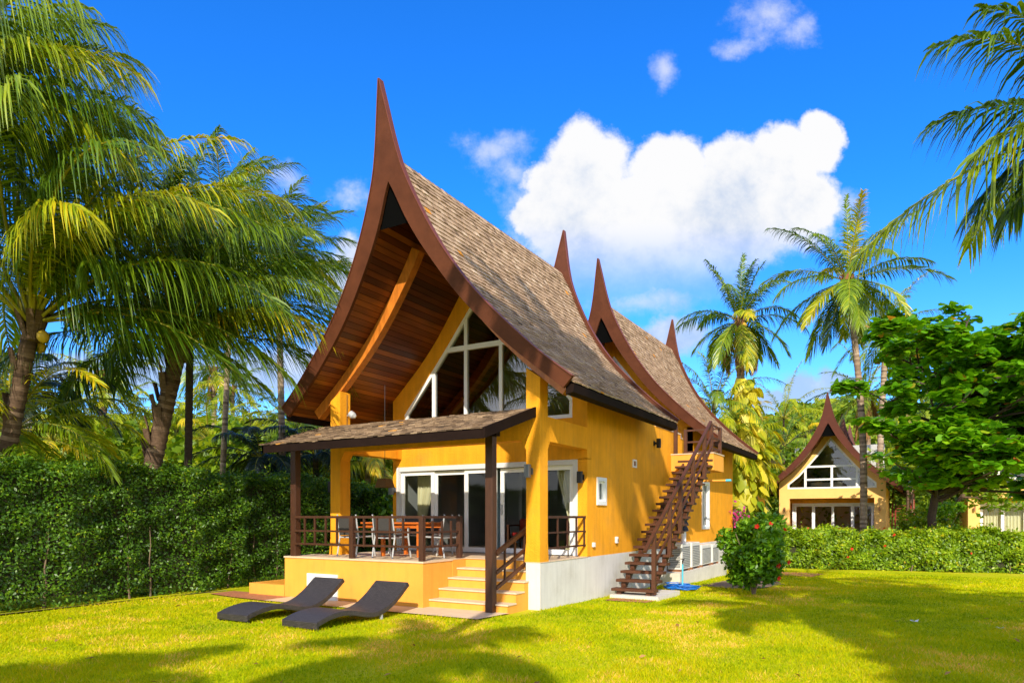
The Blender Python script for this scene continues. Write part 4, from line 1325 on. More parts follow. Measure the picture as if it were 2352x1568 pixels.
def crown(name, parent, fronds, mat, seed, dead=()):
    """all fronds of one palm as a single mesh part; fronds = dicts"""
    rng = np.random.default_rng(seed)
    VV, FF, TT, MI = [], [], [], []
    base = 0
    for k, fd in enumerate(fronds):
        fd = dict(fd); isdead = fd.pop('dead', False)
        q, tn, st = frond(rng, **fd)
        n = len(q)
        VV.append(q.reshape(-1, 3))
        idx = base + np.arange(n * 8).reshape(n, 4, 2)
        f = np.stack([idx[:, :-1, 0], idx[:, :-1, 1], idx[:, 1:, 1], idx[:, 1:, 0]], -1).reshape(-1, 4)
        FF.append(f); TT.append(np.repeat(tn, 3)); MI.append(np.full(len(f), 2 if isdead else 0)); base += n * 8
        m1 = st.shape[0]
        VV.append(st.reshape(-1, 3))
        idx = base + np.arange(m1 * 4).reshape(m1, 4)
        nx = np.roll(idx, -1, axis=1)
        f = np.stack([idx[:-1], nx[:-1], nx[1:], idx[1:]], -1).reshape(-1, 4)
        FF.append(f); TT.append(np.full(len(f), .5)); MI.append(np.full(len(f), 2 if isdead else 1)); base += m1 * 4
    return npmesh(name, np.concatenate(VV), np.concatenate(FF), [mat, M['rachis'], M['frond_dead']], parent, np.concatenate(TT), np.concatenate(MI))

def trunk(parent, base, top, r0, r1, mat, bend=(0, 0, 0), rings=True, n=14, seg=None):
    base, top, bend = map(np.array, (base, top, bend))
    pts, rad = [], []
    L = np.linalg.norm(top - base)
    seg = seg or int(min(max(L / .085, 30), 130))
    for i in range(seg + 1):
        f = i / seg
        pts.append(base * (1 - f) + top * f + bend * math.sin(math.pi * f))
        r = r0 + (r1 - r0) * f ** .8
        if f < .06: r *= 1.0 + .5 * (1 - f / .06) ** 2
        if rings: r *= 1.0 + .05 * ((i % 2) * 2 - 1) * (.6 + .8 * ((i * 7919) % 13) / 13)
        rad.append(r)
    mb = MB(); mb.tube(pts, rad, n)
    r2 = random.Random(int(L * 1000))
    tt = [min(max(r2.gauss(.62 if i % 2 else .32, .16), 0), 1) for i in range(seg)]
    mb.t = [tt[min(i // n, seg - 1)] for i in range(len(mb.f))]
    return mb.build('trunk', mat, parent, smooth=True)

def palm(label, foot, heart, r0=.17, r1=.12, n=20, L=4.2, el=(80, -35), grav=.75, wind=(0, 0, 0), nl=48, ll=.75, lw=.035, droop=.9, mat='frond', bark='bark', seed=1,
         az0=0.0, bend=(0, 0, 0), extra=(), nuts=0, ndead=0, sheath=True, group=None, name='palm_tree', cat='palm tree', skip=None, azlist=None, tint=.5, boots=0):
    t = empty(name, foot, 0, label, cat, group)
    rng = np.random.default_rng(seed)
    foot = np.array(foot, float); h = np.array(heart, float) - foot
    if r0: trunk(t, (0, 0, -.4), h, r0, r1, M[bark], bend)
    wind = np.array(wind, float)
    fr = []
    for k in range(n):
        f = (k + .5) / n
        az = az0 + k * 2.39996 + rng.normal(0, .12) if azlist is None else azlist[k]
        e = el[0] + (el[1] - el[0]) * f + rng.normal(0, 5)
        if skip and skip(az % (2 * math.pi), e): continue
        fr.append(dict(base=h + np.array([math.cos(az), math.sin(az), 0]) * r1 * .5, az=az, el=R(e), L=L * rng.uniform(.85, 1.1) * (1 - .15 * max(0, (25 - e) / 60)), grav=grav * rng.uniform(.8, 1.2),
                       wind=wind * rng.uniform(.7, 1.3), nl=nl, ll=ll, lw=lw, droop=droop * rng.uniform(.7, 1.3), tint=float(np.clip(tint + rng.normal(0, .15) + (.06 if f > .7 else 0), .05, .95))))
    for k in range(ndead):
        az = az0 + k * 2.1 + .4
        fr.append(dict(base=h + np.array([math.cos(az), math.sin(az), -.2]) * r1, az=az, el=R(-62 - 8 * (k % 3)), L=L * .72, grav=.9, wind=wind * .1, nl=nl, ll=ll * .7, lw=lw * .8, droop=1.6, tint=float(rng.uniform(.1, .9)), dead=True))
    for e in extra:
        d = dict(base=h, grav=grav, wind=wind, nl=nl, ll=ll, lw=lw, droop=droop, L=L, tint=tint); d.update(e); d['el'] = R(d['el'])
        fr.append(d)
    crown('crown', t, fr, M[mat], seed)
    if sheath and r0:
        for k in range(9):
            mb = MB(); a = k * 2.4; q = h + np.array([math.cos(a), math.sin(a), 0]) * r1 * .8
            mb.beam(q + np.array([0, 0, -.35]), q + np.array([math.cos(a) * .18, math.sin(a) * .18, .22]), .13, .03, up=(math.cos(a), math.sin(a), 0))
            mb.build('leaf_base', M['rust'] if not boots else M['bark'], t)
        for k in range(boots):
            mb = MB(); a = k * 2.4; f = .985 - .45 * k / boots
            q = h * f + np.array(bend) * math.sin(math.pi * f) + np.array([math.cos(a), math.sin(a), 0]) * r1 * .95
            mb.beam(q, q + np.array([math.cos(a) * .10, math.sin(a) * .10, .42]), .15, .03, up=(math.cos(a), math.sin(a), 0))
            mb.build('leaf_base', M['bark'], t)
    for k in range(nuts):
        a = k * 1.9 + az0; q = h + np.array([math.cos(a) * .26, math.sin(a) * .26, -.28 - .13 * (k % 3)])
        mb = MB(); mb.tube([q + np.array([0, 0, z]) for z in (-.13, -.10, -.04, .04, .10, .13)], [.01, .07, .11, .11, .07, .01], 10)
        mb.build('coconut', M['coconut'], t, smooth=True)
    return t

ca_, sa_ = math.cos(YAW), math.sin(YAW)
RIGHT = np.array([ca_, sa_, 0]); FWD = np.array([-sa_, ca_, 0])
AZR = YAW                      # azimuth pointing to the right of the picture
def foot_of(px, depth, y=0.0):
    p = at(px, 1185, depth)
    return np.array([p[0], p[1], gz(p[1]) + y])
def ga(deg):                   # azimuth measured from picture-right, counter-clockwise seen from above (90 = away)
    return AZR + R(deg)
WIND = RIGHT * .42 + FWD * .05

# the big coconut palms beyond the tall hedge on the left
palm('big leaning coconut palm at the left edge, ringed trunk and drooping yellow-green fronds', foot_of(-58, 14.2), at(74, 742, 13.6), .19, .14, n=24, L=5.6, el=(86, 34), grav=.78, wind=WIND * .8, nl=88, ll=1.15, lw=.046, droop=1.45,
     seed=21, az0=.3, nuts=2, tint=.44, boots=6,
     extra=[dict(az=ga(-12), el=56, L=6.2, tint=.76, grav=.75), dict(az=ga(-35), el=50, L=5.6, tint=.78, grav=.8), dict(az=ga(8), el=62, L=6.2, tint=.75), dict(az=ga(-22), el=66, L=6.2, tint=.8, grav=.8), dict(az=ga(5), el=20, L=5.4, tint=.4), dict(az=ga(20), el=16, L=4.8, tint=.35), dict(az=ga(-8), el=14, L=4.8, tint=.3), dict(az=ga(-60), el=45, L=4.6, tint=.8), dict(az=ga(40), el=30, L=5, tint=.4)])
palm('tall coconut palm at the top left corner, its fronds hanging over the leaning palm', foot_of(-190, 12.4), at(-130, 265, 12.0), .22, .16, n=26, L=4.0, el=(84, -5), grav=.78, wind=WIND * .7, nl=92, ll=1.15, lw=.046, droop=1.5, seed=22, az0=1.1, tint=.46,
     extra=[dict(az=ga(5), el=50, L=3.7, tint=.75), dict(az=ga(-25), el=38, L=3.6, tint=.7), dict(az=ga(25), el=60, L=3.8, tint=.65), dict(az=ga(-5), el=20, L=3.3, tint=.65)])
palm('coconut palm with a shaggy leaning trunk covered in old leaf bases beyond the hedge', foot_of(275, 15.6), at(412, 795, 15.6), .24, .17, n=24, L=4.5, el=(86, 32), grav=.78, wind=WIND * .85, nl=88, ll=1.05, lw=.045, droop=1.4, seed=23, az0=.9, tint=.42, boots=26,
     extra=[dict(az=ga(-5), el=30, L=4.2, tint=.5), dict(az=ga(8), el=20, L=4.0, tint=.35), dict(az=ga(-20), el=34, L=4.0, tint=.85), dict(az=ga(15), el=40, L=4.0, tint=.7), dict(az=ga(170), el=10, L=4.2, tint=.2), dict(az=ga(150), el=25, L=4.2, tint=.2), dict(az=ga(-150), el=15, L=4.0, tint=.25)])
palm('slim straight dark trunked palm beside the shaggy palm', foot_of(428, 17.2), at(438, 660, 17.2), .105, .085, n=20, L=4.2, el=(86, 20), grav=.75, wind=WIND * .85, nl=80, ll=.95, lw=.042, droop=1.35, seed=24, az0=.2, bark='bark_dark', tint=.45,
     extra=[dict(az=ga(0), el=60, L=4.4, tint=.45), dict(az=ga(-10), el=35, L=4.4, tint=.55), dict(az=ga(10), el=15, L=4.4, tint=.4)])
palm('pale thin coconut palm whose crown leans towards the left roof edge', foot_of(655, 23), at(640, 655, 23), .12, .10, n=22, L=3.7, el=(84, 0), grav=.8, wind=WIND * .7, nl=70, ll=.85, lw=.042, droop=.95, seed=25, az0=.5, bark='bark_pale', tint=.55)
palm('coconut palm crown between the slim dark palm and the left roof', foot_of(500, 22), at(535, 570, 22), .10, .08, n=20, L=3.8, el=(84, 5), grav=.8, wind=WIND * .8, nl=70, ll=.85, lw=.042, droop=.95, seed=26, az0=1.5, bark='bark_pale', tint=.5)
# slender palms far off between the trunks
palm('slender pale trunked palm far off, the left one of two beyond the hedge', foot_of(496, 44), at(490, 850, 44), .20, .16, n=18, L=3.2, grav=.9, nl=30, ll=.8, lw=.08, seed=27, bark='bark_pale', ndead=3, tint=.55)
palm('slender pale trunked palm far off with an open green crown before the bare tree', foot_of(537, 44), at(534, 893, 44), .17, .13, n=18, L=3.0, grav=.9, wind=WIND * .7, nl=30, ll=.7, lw=.08, seed=28, bark='bark_pale', tint=.65)
palm('small far palm against the sky between the two big left trunks', foot_of(240, 31), at(236, 862, 31), .2, .17, n=22, L=2.7, grav=.8, wind=WIND * .7, nl=34, ll=.75, lw=.06, seed=29, tint=.6)
# low bright palms behind the hedge
low = 'low feathery palms behind the tall hedge'
for i, (px, py, d, L, tn, mt, lb, wd, sd) in enumerate([
        (25, 985, 14.6, 3.6, .72, 'frond', 'young coconut palm with broad glossy fronds behind the hedge at the left edge', .25, 31),
        (60, 900, 17.5, 2.6, .2, 'frond_dark', 'dark shaded palm between the leaning trunk and the young coconut', .3, 32),
        (225, 1005, 30, 4.2, .7, 'frond_bright', 'bright yellow-green feathery palm behind the hedge left of the shaggy trunk', .2, 33),
        (300, 985, 33, 4.2, .6, 'frond_bright', 'feathery palm catching the sun just left of the shaggy trunk', .1, 34),
        (480, 1010, 31, 4.0, .62, 'frond_bright', 'bright feathery palm behind the hedge right of the slim dark trunk', .1, 35),
        (405, 985, 35, 4.2, .6, 'frond_bright', 'feathery palm behind the shaggy palm trunk', .0, 36),
        (600, 1050, 23, 2.9, .25, 'frond_dark', 'dark green palm under the left end of the canopy eave', .0, 37),
        (725, 1045, 24, 3.4, .3, 'frond_dark', 'dark palm behind the left canopy post', .0, 38),
        (690, 985, 30, 3.0, .6, 'frond', 'arching palm below the left roof tip', .1, 39),
        (845, 1060, 24, 2.6, .8, 'frond', 'palm seen through the porch opening', .0, 40),
        (120, 1010, 26, 3.8, .75, 'frond', 'low arching palm just above the hedge top near the left edge', .3, 41),
        (570, 1005, 36, 4.0, .6, 'frond_bright', 'feathery palm in the distance behind the hedge, under the bare tree', .0, 42)]):
    palm(lb, foot_of(px, d), at(px, py, d), .12, .10, n=19, L=L * .9, el=(62, -15), grav=.8, wind=WIND * wd, nl=70 if d < 20 else 50, ll=.62, lw=.042 if d < 20 else .055, droop=1.0, mat=mt, seed=sd, az0=sd * .7, tint=tn, group=low, sheath=False,
         bark='bark_pale' if i == 9 else 'bark')
# palms on the right
palm('coconut palm with a beard of dead brown fronds standing over the yellow vine', foot_of(1712, 34), at(1698, 735, 34), .22, .19, n=25, L=3.4, el=(84, -52), grav=.6, wind=RIGHT * .05, nl=60, ll=.85, lw=.058, droop=1.1, seed=51, az0=.4, bark='bark_pale', nuts=6, ndead=7, tint=.42,
     extra=[dict(az=ga(-90), el=86, L=3.2, tint=.4, grav=.1)])
palm('tall coconut palm with a long curved trunk in front of the small villa', foot_of(1980, 28), at(1945, 645, 28), .15, .115, n=25, L=3.6, el=(84, -58), grav=.62, wind=RIGHT * -.06, nl=64, ll=.85, lw=.055, droop=1.1, seed=52, az0=.2, bark='bark_pale', bend=RIGHT * .32, nuts=2, tint=.5,
     extra=[dict(az=ga(-90), el=86, L=3.4, tint=.45, grav=.1), dict(az=ga(-160), el=-62, L=2.9, tint=.1)])
palm('farther coconut palm half hidden behind the broad leaved tree', foot_of(2010, 42), at(2035, 760, 42), .2, .16, n=20, L=4.0, el=(80, -45), grav=.7, nl=34, ll=.8, lw=.07, seed=53, az0=.9, bark='bark_pale', nuts=4, tint=.5)
palm('coconut palm with hanging dead fronds right of the small villa finial', foot_of(2000, 48), at(1990, 905, 48), .22, .18, n=20, L=4.2, el=(80, -45), grav=.7, nl=34, ll=.8, lw=.08, seed=54, az0=.3, bark='bark_pale', ndead=5, tint=.62)
palm('pale palm trunk rising through the broad leaved tree', foot_of(2098, 47), at(2085, 900, 47), .2, .16, n=14, L=3.0, el=(80, -30), grav=.7, nl=34, ll=.7, lw=.06, seed=55, az0=.3, bark='bark_pale', tint=.4)
rg = 'feathery palms in the thicket by the small villa'
for i, (px, py, d, L, tn, mt, lb, sd) in enumerate([
        (1640, 925, 30, 2.9, .42, 'frond', 'palm with orange fruit stalks just behind the second roof', 61),
        (1655, 1000, 30, 2.6, .7, 'frond_bright', 'yellow-green feathery palm touching the second roof edge', 62),
        (1716, 1000, 31, 1.9, .62, 'frond_bright', 'bright yellow-green palm right of the vine clad trunk', 63),
        (1800, 1030, 50, 3.6, .45, 'frond', 'large dark fronded palm left of the small villa roof', 64),
        (1850, 1000, 60, 3.6, .6, 'frond_bright', 'pale palm behind the left slope of the small villa roof', 65),
        (1728, 1095, 33, 1.5, .62, 'frond_bright', 'drooping olive palm left of the small villa wall', 66),
        (1708, 1050, 31, 2.0, .66, 'frond_bright', 'drooping feathery palm hiding the vine clad trunk', 67),
        (2085, 1030, 46, 3.2, .55, 'frond_bright', 'feathery palm beside the right slope of the small villa roof', 68),
        (1800, 960, 60, 5.0, .5, 'frond_bright', 'palm top below the wooded hill left of the small villa', 69)]):
    palm(lb, foot_of(px, d), at(px, py, d), .10, .08, n=17, L=L, el=(80, -30), grav=.8, nl=38, ll=.62, lw=.05 if d < 40 else .08, droop=1.1, mat=mt, seed=sd, az0=sd * .9, tint=tn, group=rg, sheath=False)
# the palm whose fronds reach in from beyond the right edge
hr = at(2570, 270, 9.6)
palm('coconut palm beyond the right edge, long fronds reaching into the sky', (hr[0] + .4, hr[1] - .6, 0), hr, .19, .15, n=14, L=4.3, el=(75, -35), grav=.5, nl=66, ll=.9, lw=.052, droop=1.25, seed=71, az0=.2, tint=.45,
     skip=lambda az, e: 1.45 < (az - AZR) % (2 * math.pi) < 4.85,
     extra=[dict(az=ga(178), el=-12, L=4.1, tint=.62, grav=.40, droop=1.5), dict(az=ga(170), el=22, L=2.5, tint=.22, grav=.45), dict(az=ga(182), el=8, L=2.2, tint=.6, grav=.55), dict(az=ga(172), el=-14, L=2.3, tint=.18, grav=.5), dict(az=ga(185), el=-24, L=2.2, tint=.2, grav=.5), dict(az=ga(174), el=52, L=2.9, tint=.3, grav=.75), dict(az=ga(165), el=66, L=2.6, tint=.25, grav=.7)])
# palms behind the viewpoint: they throw the shadows on the lawn and roof and are mirrored in the gable glass
sg = 'coconut palms on the open lawn in front of the villa'
def gp(px, py):
    q = at(px, py, 1568 * 1.75 / (py - 1185)); return q[0], q[1]
def shade_palm(lb, gx, gy, gzz, h, sd, L=3.6, n=30, foot=None, r=.15, **kw):
    k = (h - gzz) / SUNV[2]
    p = np.array([gx, gy, gzz]) + SUNV * k
    palm(lb, foot if foot is not None else (p[0] + 1.0, p[1] - 1.5, 0), p, r, r * .75, n=n, L=L, el=(70, -30), grav=.75, nl=66, ll=.85, lw=.085, seed=sd, az0=sd, tint=.4, group=sg, **kw)
shade_palm('tall palm before the villa, its shadow on the roof', -.2, 2.2, 5.3, 13.0, 81, L=2.9, foot=(3.6, -15.5, 0))
shade_palm('palm behind the viewpoint shading the lawn by the loungers', *gp(960, 1505), 0, 10.0, 82, L=2.1, n=13)
palm('palm on the open lawn mirrored in the gable glass', (-10.2, -16.5, 0), (-9.0, -15.4, 7.4), .17, .13, n=22, L=3.6, el=(75, -35), grav=.8, nl=60, ll=.9, lw=.06, droop=1.3, seed=89, tint=.3, group=sg)
shade_palm('palm behind the viewpoint shading the left corner of the lawn', *gp(90, 1585), 0, 8.5, 83, L=1.5, n=12)
shade_palm('palm shading the lawn before the low hedge', *gp(1990, 1348), -.1, 10.5, 84, L=3.9)
shade_palm('palm shading the right side of the lawn', *gp(2230, 1370), 0, 11.5, 85, L=3.9)
shade_palm('slender palm striping the lawn beyond the stair', *gp(1830, 1392), 0, 9.0, 87, L=2.6, n=16)
shade_palm('palm throwing shade on the lawn beside the paper scraps', *gp(2290, 1455), 0, 10.5, 88, L=2.3, n=22)
shade_palm('palm shading the lawn at the right edge of view', *gp(2300, 1560), 0, 9.5, 86, L=1.5, n=14)

# ------------------------------------------------------------------ leaves scattered in a volume
def leafcloud(name, parent, P, size, mat, rng, tint=None, aspect=.5, normals=None, flat=.0, spread=1.0):
    """n leaves: two-triangle folded blades (quads) at points P"""
    n = len(P)
    a = rng.normal(0, 1, (n, 3)); a[:, 2] *= (1 - flat)
    if normals is not None:
        nn = unit(normals + rng.normal(0, .6 * spread, (n, 3)))
    else:
        nn = unit(rng.normal(0, 1, (n, 3)) + np.array([0, 0, .9 + 2 * flat]))
    d = unit(a - nn * np.sum(a * nn, 1, keepdims=True))
    s = np.cross(nn, d)
    L = size * rng.uniform(.65, 1.3, (n, 1)); Wd = L * aspect
    V = np.empty((n, 4, 3))
    V[:, 0] = P - d * L * .5
    V[:, 1] = P + s * Wd * .5 + nn * L * .06
    V[:, 2] = P + d * L * .5 - nn * L * .08
    V[:, 3] = P - s * Wd * .5 + nn * L * .06
    if tint is None: tint = np.clip(rng.normal(.45, .2, n), 0, 1)
    return npmesh(name, V, np.arange(n * 4).reshape(n, 4), mat, parent, tint)

def hedge(name, label, p0, p1, thick, h, n, size, mat, seed, wob=.12, stems=0, bare=0.0, ztop=None, group=None, flow=0):
    rng = np.random.default_rng(seed)
    p0, p1 = np.array(p0, float), np.array(p1, float)
    L = np.linalg.norm(p1 - p0); d = (p1 - p0) / L; nrm = np.array([d[1], -d[0]])
    t = empty(name, (p0[0], p0[1], gz(p0[1])), 0, label, 'hedge', group)
    u = rng.random(n) * L
    face = rng.random(n)
    side = np.where(face < .55, 1, np.where(face < .68, -1, 0))
    bump = wob * (np.sin(u * 1.9 + seed) + .6 * np.sin(u * 4.7 + 2) + .4 * np.sin(u * 9.1))
    hh = h + .06 * np.sin(u * 1.3) + .06 * np.sin(u * 3.7 + 1) + .05 * np.sin(u * 8.3) + (rng.random(n) < .06) * rng.random(n) * .22
    z = rng.random(n) ** .9 * hh
    bz = wob * .7 * (np.sin(z * 5 + u * 2.2) + np.sin(z * 9.3 - u * 3.1))
    depth = np.abs(rng.normal(0, .07, n)) + (rng.random(n) < .2) * rng.random(n) * .3
    off = np.where(side == 0, (rng.random(n) - .5) * thick, side * (thick / 2 + bump * .5 + bz * .5 - depth))
    z = np.where(side == 0, hh - depth * .7 + rng.normal(0, .04, n), z)
    keep = rng.random(n) > bare * np.clip(1 - z / (h * .42), 0, 1)
    x = p0[0] + d[0] * u + nrm[0] * off; y = p0[1] + d[1] * u + nrm[1] * off
    g = np.interp(y, [-50, 0, 12, 50], [0, 0, -.24, -.24])
    P = np.stack([x, y, z + g], 1)
    nn = np.stack([nrm[0] * side, nrm[1] * side, np.where(side == 0, 1.2, .5)], 1)
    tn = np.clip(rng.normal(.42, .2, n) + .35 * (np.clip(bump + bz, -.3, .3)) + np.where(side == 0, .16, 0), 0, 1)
    o = np.array([p0[0], p0[1], gz(p0[1])])
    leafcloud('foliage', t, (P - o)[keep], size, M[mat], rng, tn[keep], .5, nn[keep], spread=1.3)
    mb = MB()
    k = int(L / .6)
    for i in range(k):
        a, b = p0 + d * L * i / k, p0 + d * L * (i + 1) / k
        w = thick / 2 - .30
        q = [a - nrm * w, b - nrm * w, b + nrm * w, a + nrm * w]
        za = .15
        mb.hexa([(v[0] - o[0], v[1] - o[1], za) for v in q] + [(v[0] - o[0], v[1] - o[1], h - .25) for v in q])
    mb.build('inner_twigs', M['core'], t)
    if stems:
        r2 = random.Random(seed)
        for i in range(stems):
            mb = MB(); u_ = r2.random() * L; of = r2.uniform(-thick * .35, thick * .42)
            b = p0 + d * u_ + nrm * of - o[:2]
            pts = []
            x_, y_ = b
            for j in range(5):
                pts.append((x_, y_, j * h * .14 - .05)); x_ += r2.uniform(-.07, .07); y_ += r2.uniform(-.07, .07)
            mb.tube(pts, [.022, .018, .014, .010, .006], 5)
            mb.build('stem', M['twig'], t)
    if flow:
        q = rng.integers(0, n, flow)
        leafcloud('blossom', t, (P - o)[q] + nn[q] * .06, .13, M['petal'], rng, None, .9, nn[q])
    return t
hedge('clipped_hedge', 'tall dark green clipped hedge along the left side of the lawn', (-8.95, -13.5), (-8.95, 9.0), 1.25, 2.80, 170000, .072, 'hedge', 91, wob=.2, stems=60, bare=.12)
hedge('low_hedge', 'low yellow-green hedge with red blossoms along the far right lawn', (1.5, 17.0), (20.5, 21.0), 1.1, 1.45, 62000, .125, 'hedge_low', 92, wob=.2, stems=50, bare=.5, flow=26)
hedge('back_hedge', 'bright green hedge seen through the porch beyond the tall hedge', (-8.6, 9.2), (-7.6, 17), 1.2, 2.6, 22000, .10, 'hedge', 93, wob=.13)

# ------------------------------------------------------------------ hibiscus bush
def bush(label, c, rx, h, n, seed, mat='hib', flowers=0, size=.11, name='hibiscus_bush', cat='bush', group=None, petal='petal', trunks=7):
    rng = np.random.default_rng(seed)
    t = empty(name, c, 0, label, cat, group)
    cl = []
    for k in range(34):
        a, rr_ = rng.random() * 6.283, rng.random() ** .5
        zz = rng.random()
        cl.append((math.cos(a) * rr_ * rx * (.55 + .45 * zz) * .8, math.sin(a) * rr_ * rx * (.55 + .45 * zz) * .8, h * (.22 + .68 * zz), rng.uniform(.22, .42) * rx))
    cl = np.array(cl)
    pick = rng.integers(0, len(cl), n)
    d = unit(rng.normal(0, 1, (n, 3)))
    rad = rng.random((n, 1)) ** .45
    P = cl[pick, :3] + d * rad * cl[pick, 3:4]
    P = P[P[:, 2] > .12]
    dd = d[:len(P)]
    leafcloud('foliage', t, P, size, M[mat], rng, np.clip(rng.normal(.42, .2, len(P)) + .25 * (P[:, 2] / h - .5), 0, 1), .55)
    r2 = random.Random(seed)
    for k in range(trunks):
        mb = MB(); a = r2.random() * 6.283; e = r2.uniform(.3, .85)
        pts = [(.12 * math.cos(a) * f + math.cos(a) * rx * e * f ** 1.6, .12 * math.sin(a) * f + math.sin(a) * rx * e * f ** 1.6, -.05 + h * .9 * f) for f in (0, .2, .4, .65, .9)]
        mb.tube(pts, [.035, .028, .022, .015, .008], 6)
        mb.build('stem', M['twig'], t)
    for k in range(flowers):
        q = cl[rng.integers(0, len(cl))]
        v = unit(np.array([-FWD[0], -FWD[1], .25]) + rng.normal(0, .45, 3))
        p = q[:3] * np.array([1.05, 1.05, 1]) + v * (q[3] * 1.15 + .04)
        mb = MB()
        e1 = unit(np.cross(v, [0, 0, 1.0])); e2 = np.cross(v, e1)
        for j in range(5):
            b0, b1 = 2 * math.pi * j / 5, 2 * math.pi * (j + .5) / 5
            b2 = 2 * math.pi * (j + 1) / 5
            R_ = .068
            mb.poly([p, p + (e1 * math.cos(b0) + e2 * math.sin(b0)) * R_ * .7 + v * .03, p + (e1 * math.cos(b1) + e2 * math.sin(b1)) * R_ + v * .045, p + (e1 * math.cos(b2) + e2 * math.sin(b2)) * R_ * .7 + v * .03], rng.random())
        mb.tube([p, p + v * .10], [.008, .004], 5)
        mb.build('blossom', M[petal], t)
    return t
bb = foot_of(1731, 16.3)
bush('round hibiscus bush with red blossoms at the villa corner', (bb[0], bb[1], gz(bb[1])), 0.93, 1.85, 11000, 101, flowers=10, size=.13)
bp = foot_of(1697, 27)
bush('pink bougainvillea behind the villa corner', (bp[0], bp[1], -.2), .7, 2.3, 1500, 102, mat='hib', flowers=0, size=.16, name='bougainvillea_bush', trunks=4)
rngp = np.random.default_rng(5)
bo = children(bpy.data.objects['bougainvillea_bush'])[0].parent
Pk = rngp.normal(0, 1, (260, 3)) * np.array([.32, .32, .30]) + np.array([-.15, -.5, 1.9])
leafcloud('bract', bo, Pk, .13, M['pink'], rngp, None, .8)
for i, (px, d, rx, h, lb) in enumerate([(1768, 31, .8, 1.6, 'green shrub left of the small villa wall'), (1690, 29, .9, 2.4, 'leafy shrub between the villa corner and the vine clad trunk'), (1752, 23, .6, 1.2, 'small shrub behind the round hibiscus bush'),
                                        (2105, 37, 1.0, 2.4, 'shrub beside the red stair of the small villa'), (2160, 36, 1.3, 2.8, 'shrub between the two small villas'), (2130, 31, .9, 2.0, 'young shrub under the broad leaved tree'), (860, 22, 1.2, 2.9, 'bright shrub behind the porch opening'), (800, 24, 1.2, 3.0, 'shrub behind the left pillar')]):
    q = foot_of(px, d)
    bush(lb, (q[0], q[1], gz(q[1])), rx, h, 2600, 110 + i, mat='tree' if i % 2 else 'hib', size=.2, name='shrub', trunks=4, group='shrubs beyond the hedges')

# vine-clad trunk: big golden pothos leaves climbing a palm trunk
def pothos():
    p = foot_of(1711, 30.5)
    t = empty('climbing_vine', (p[0], p[1], -.2), 0, 'yellow-green broad leaved vine climbing the bearded palm trunk', 'vine')
    rng = np.random.default_rng(8)
    n = 620
    z = rng.uniform(.4, 8.1, n)
    prof = np.interp(z, [0, 1.2, 2.5, 4, 5.5, 7, 8.1], [.45, .5, .9, 1.0, .95, .65, .4])
    a = rng.random(n) * 6.283
    rad = prof * rng.uniform(.55, 1.05, n)
    P = np.stack([np.cos(a) * rad + .35 * np.clip((4 - z) / 4, 0, 1) * 0, np.sin(a) * rad, z], 1)
    out = np.stack([np.cos(a), np.sin(a), np.full(n, .55)], 1)
    # lobed leaf: 7-gon with drooping tip
    V, F, T = [], [], []
    for i in range(n):
        nn = unit(out[i] + rng.normal(0, .3, 3)); dn = unit(np.array([out[i][0] * .5, out[i][1] * .5, -.8]) + rng.normal(0, .3, 3))
        dn = unit(dn - nn * dn.dot(nn)); s = np.cross(nn, dn); L = rng.uniform(.32, .62)
        sh = [(0, 0), (-.10, .36), (.25, .46), (.62, .34), (1.0, 0), (.62, -.34), (.25, -.46), (-.10, -.36)]
        b = len(V)
        V += [P[i] + dn * L * x + s * L * y * .95 - nn * L * (.25 * x * x + .25 * abs(y)) for x, y in sh]
        F.append([b, b + 1, b + 2, b + 3]); F.append([b, b + 3, b + 4, b + 5]); F.append([b, b + 5, b + 6, b + 7])
        tt = np.clip(rng.normal(.62, .24) - (.35 if z[i] < 2.2 else 0) + .03 * (z[i] - 4), 0, 1); T += [tt] * 3
    npmesh('leaves', V, F, M['pothos'], t, T)
    mb = MB(); mb.tube([(0, 0, 0), (.05, 0, 2), (0, .05, 5), (-.05, 0, 8)], [.26, .24, .22, .2], 10); mb.build('stem', M['bark_pale'], t)
pothos()

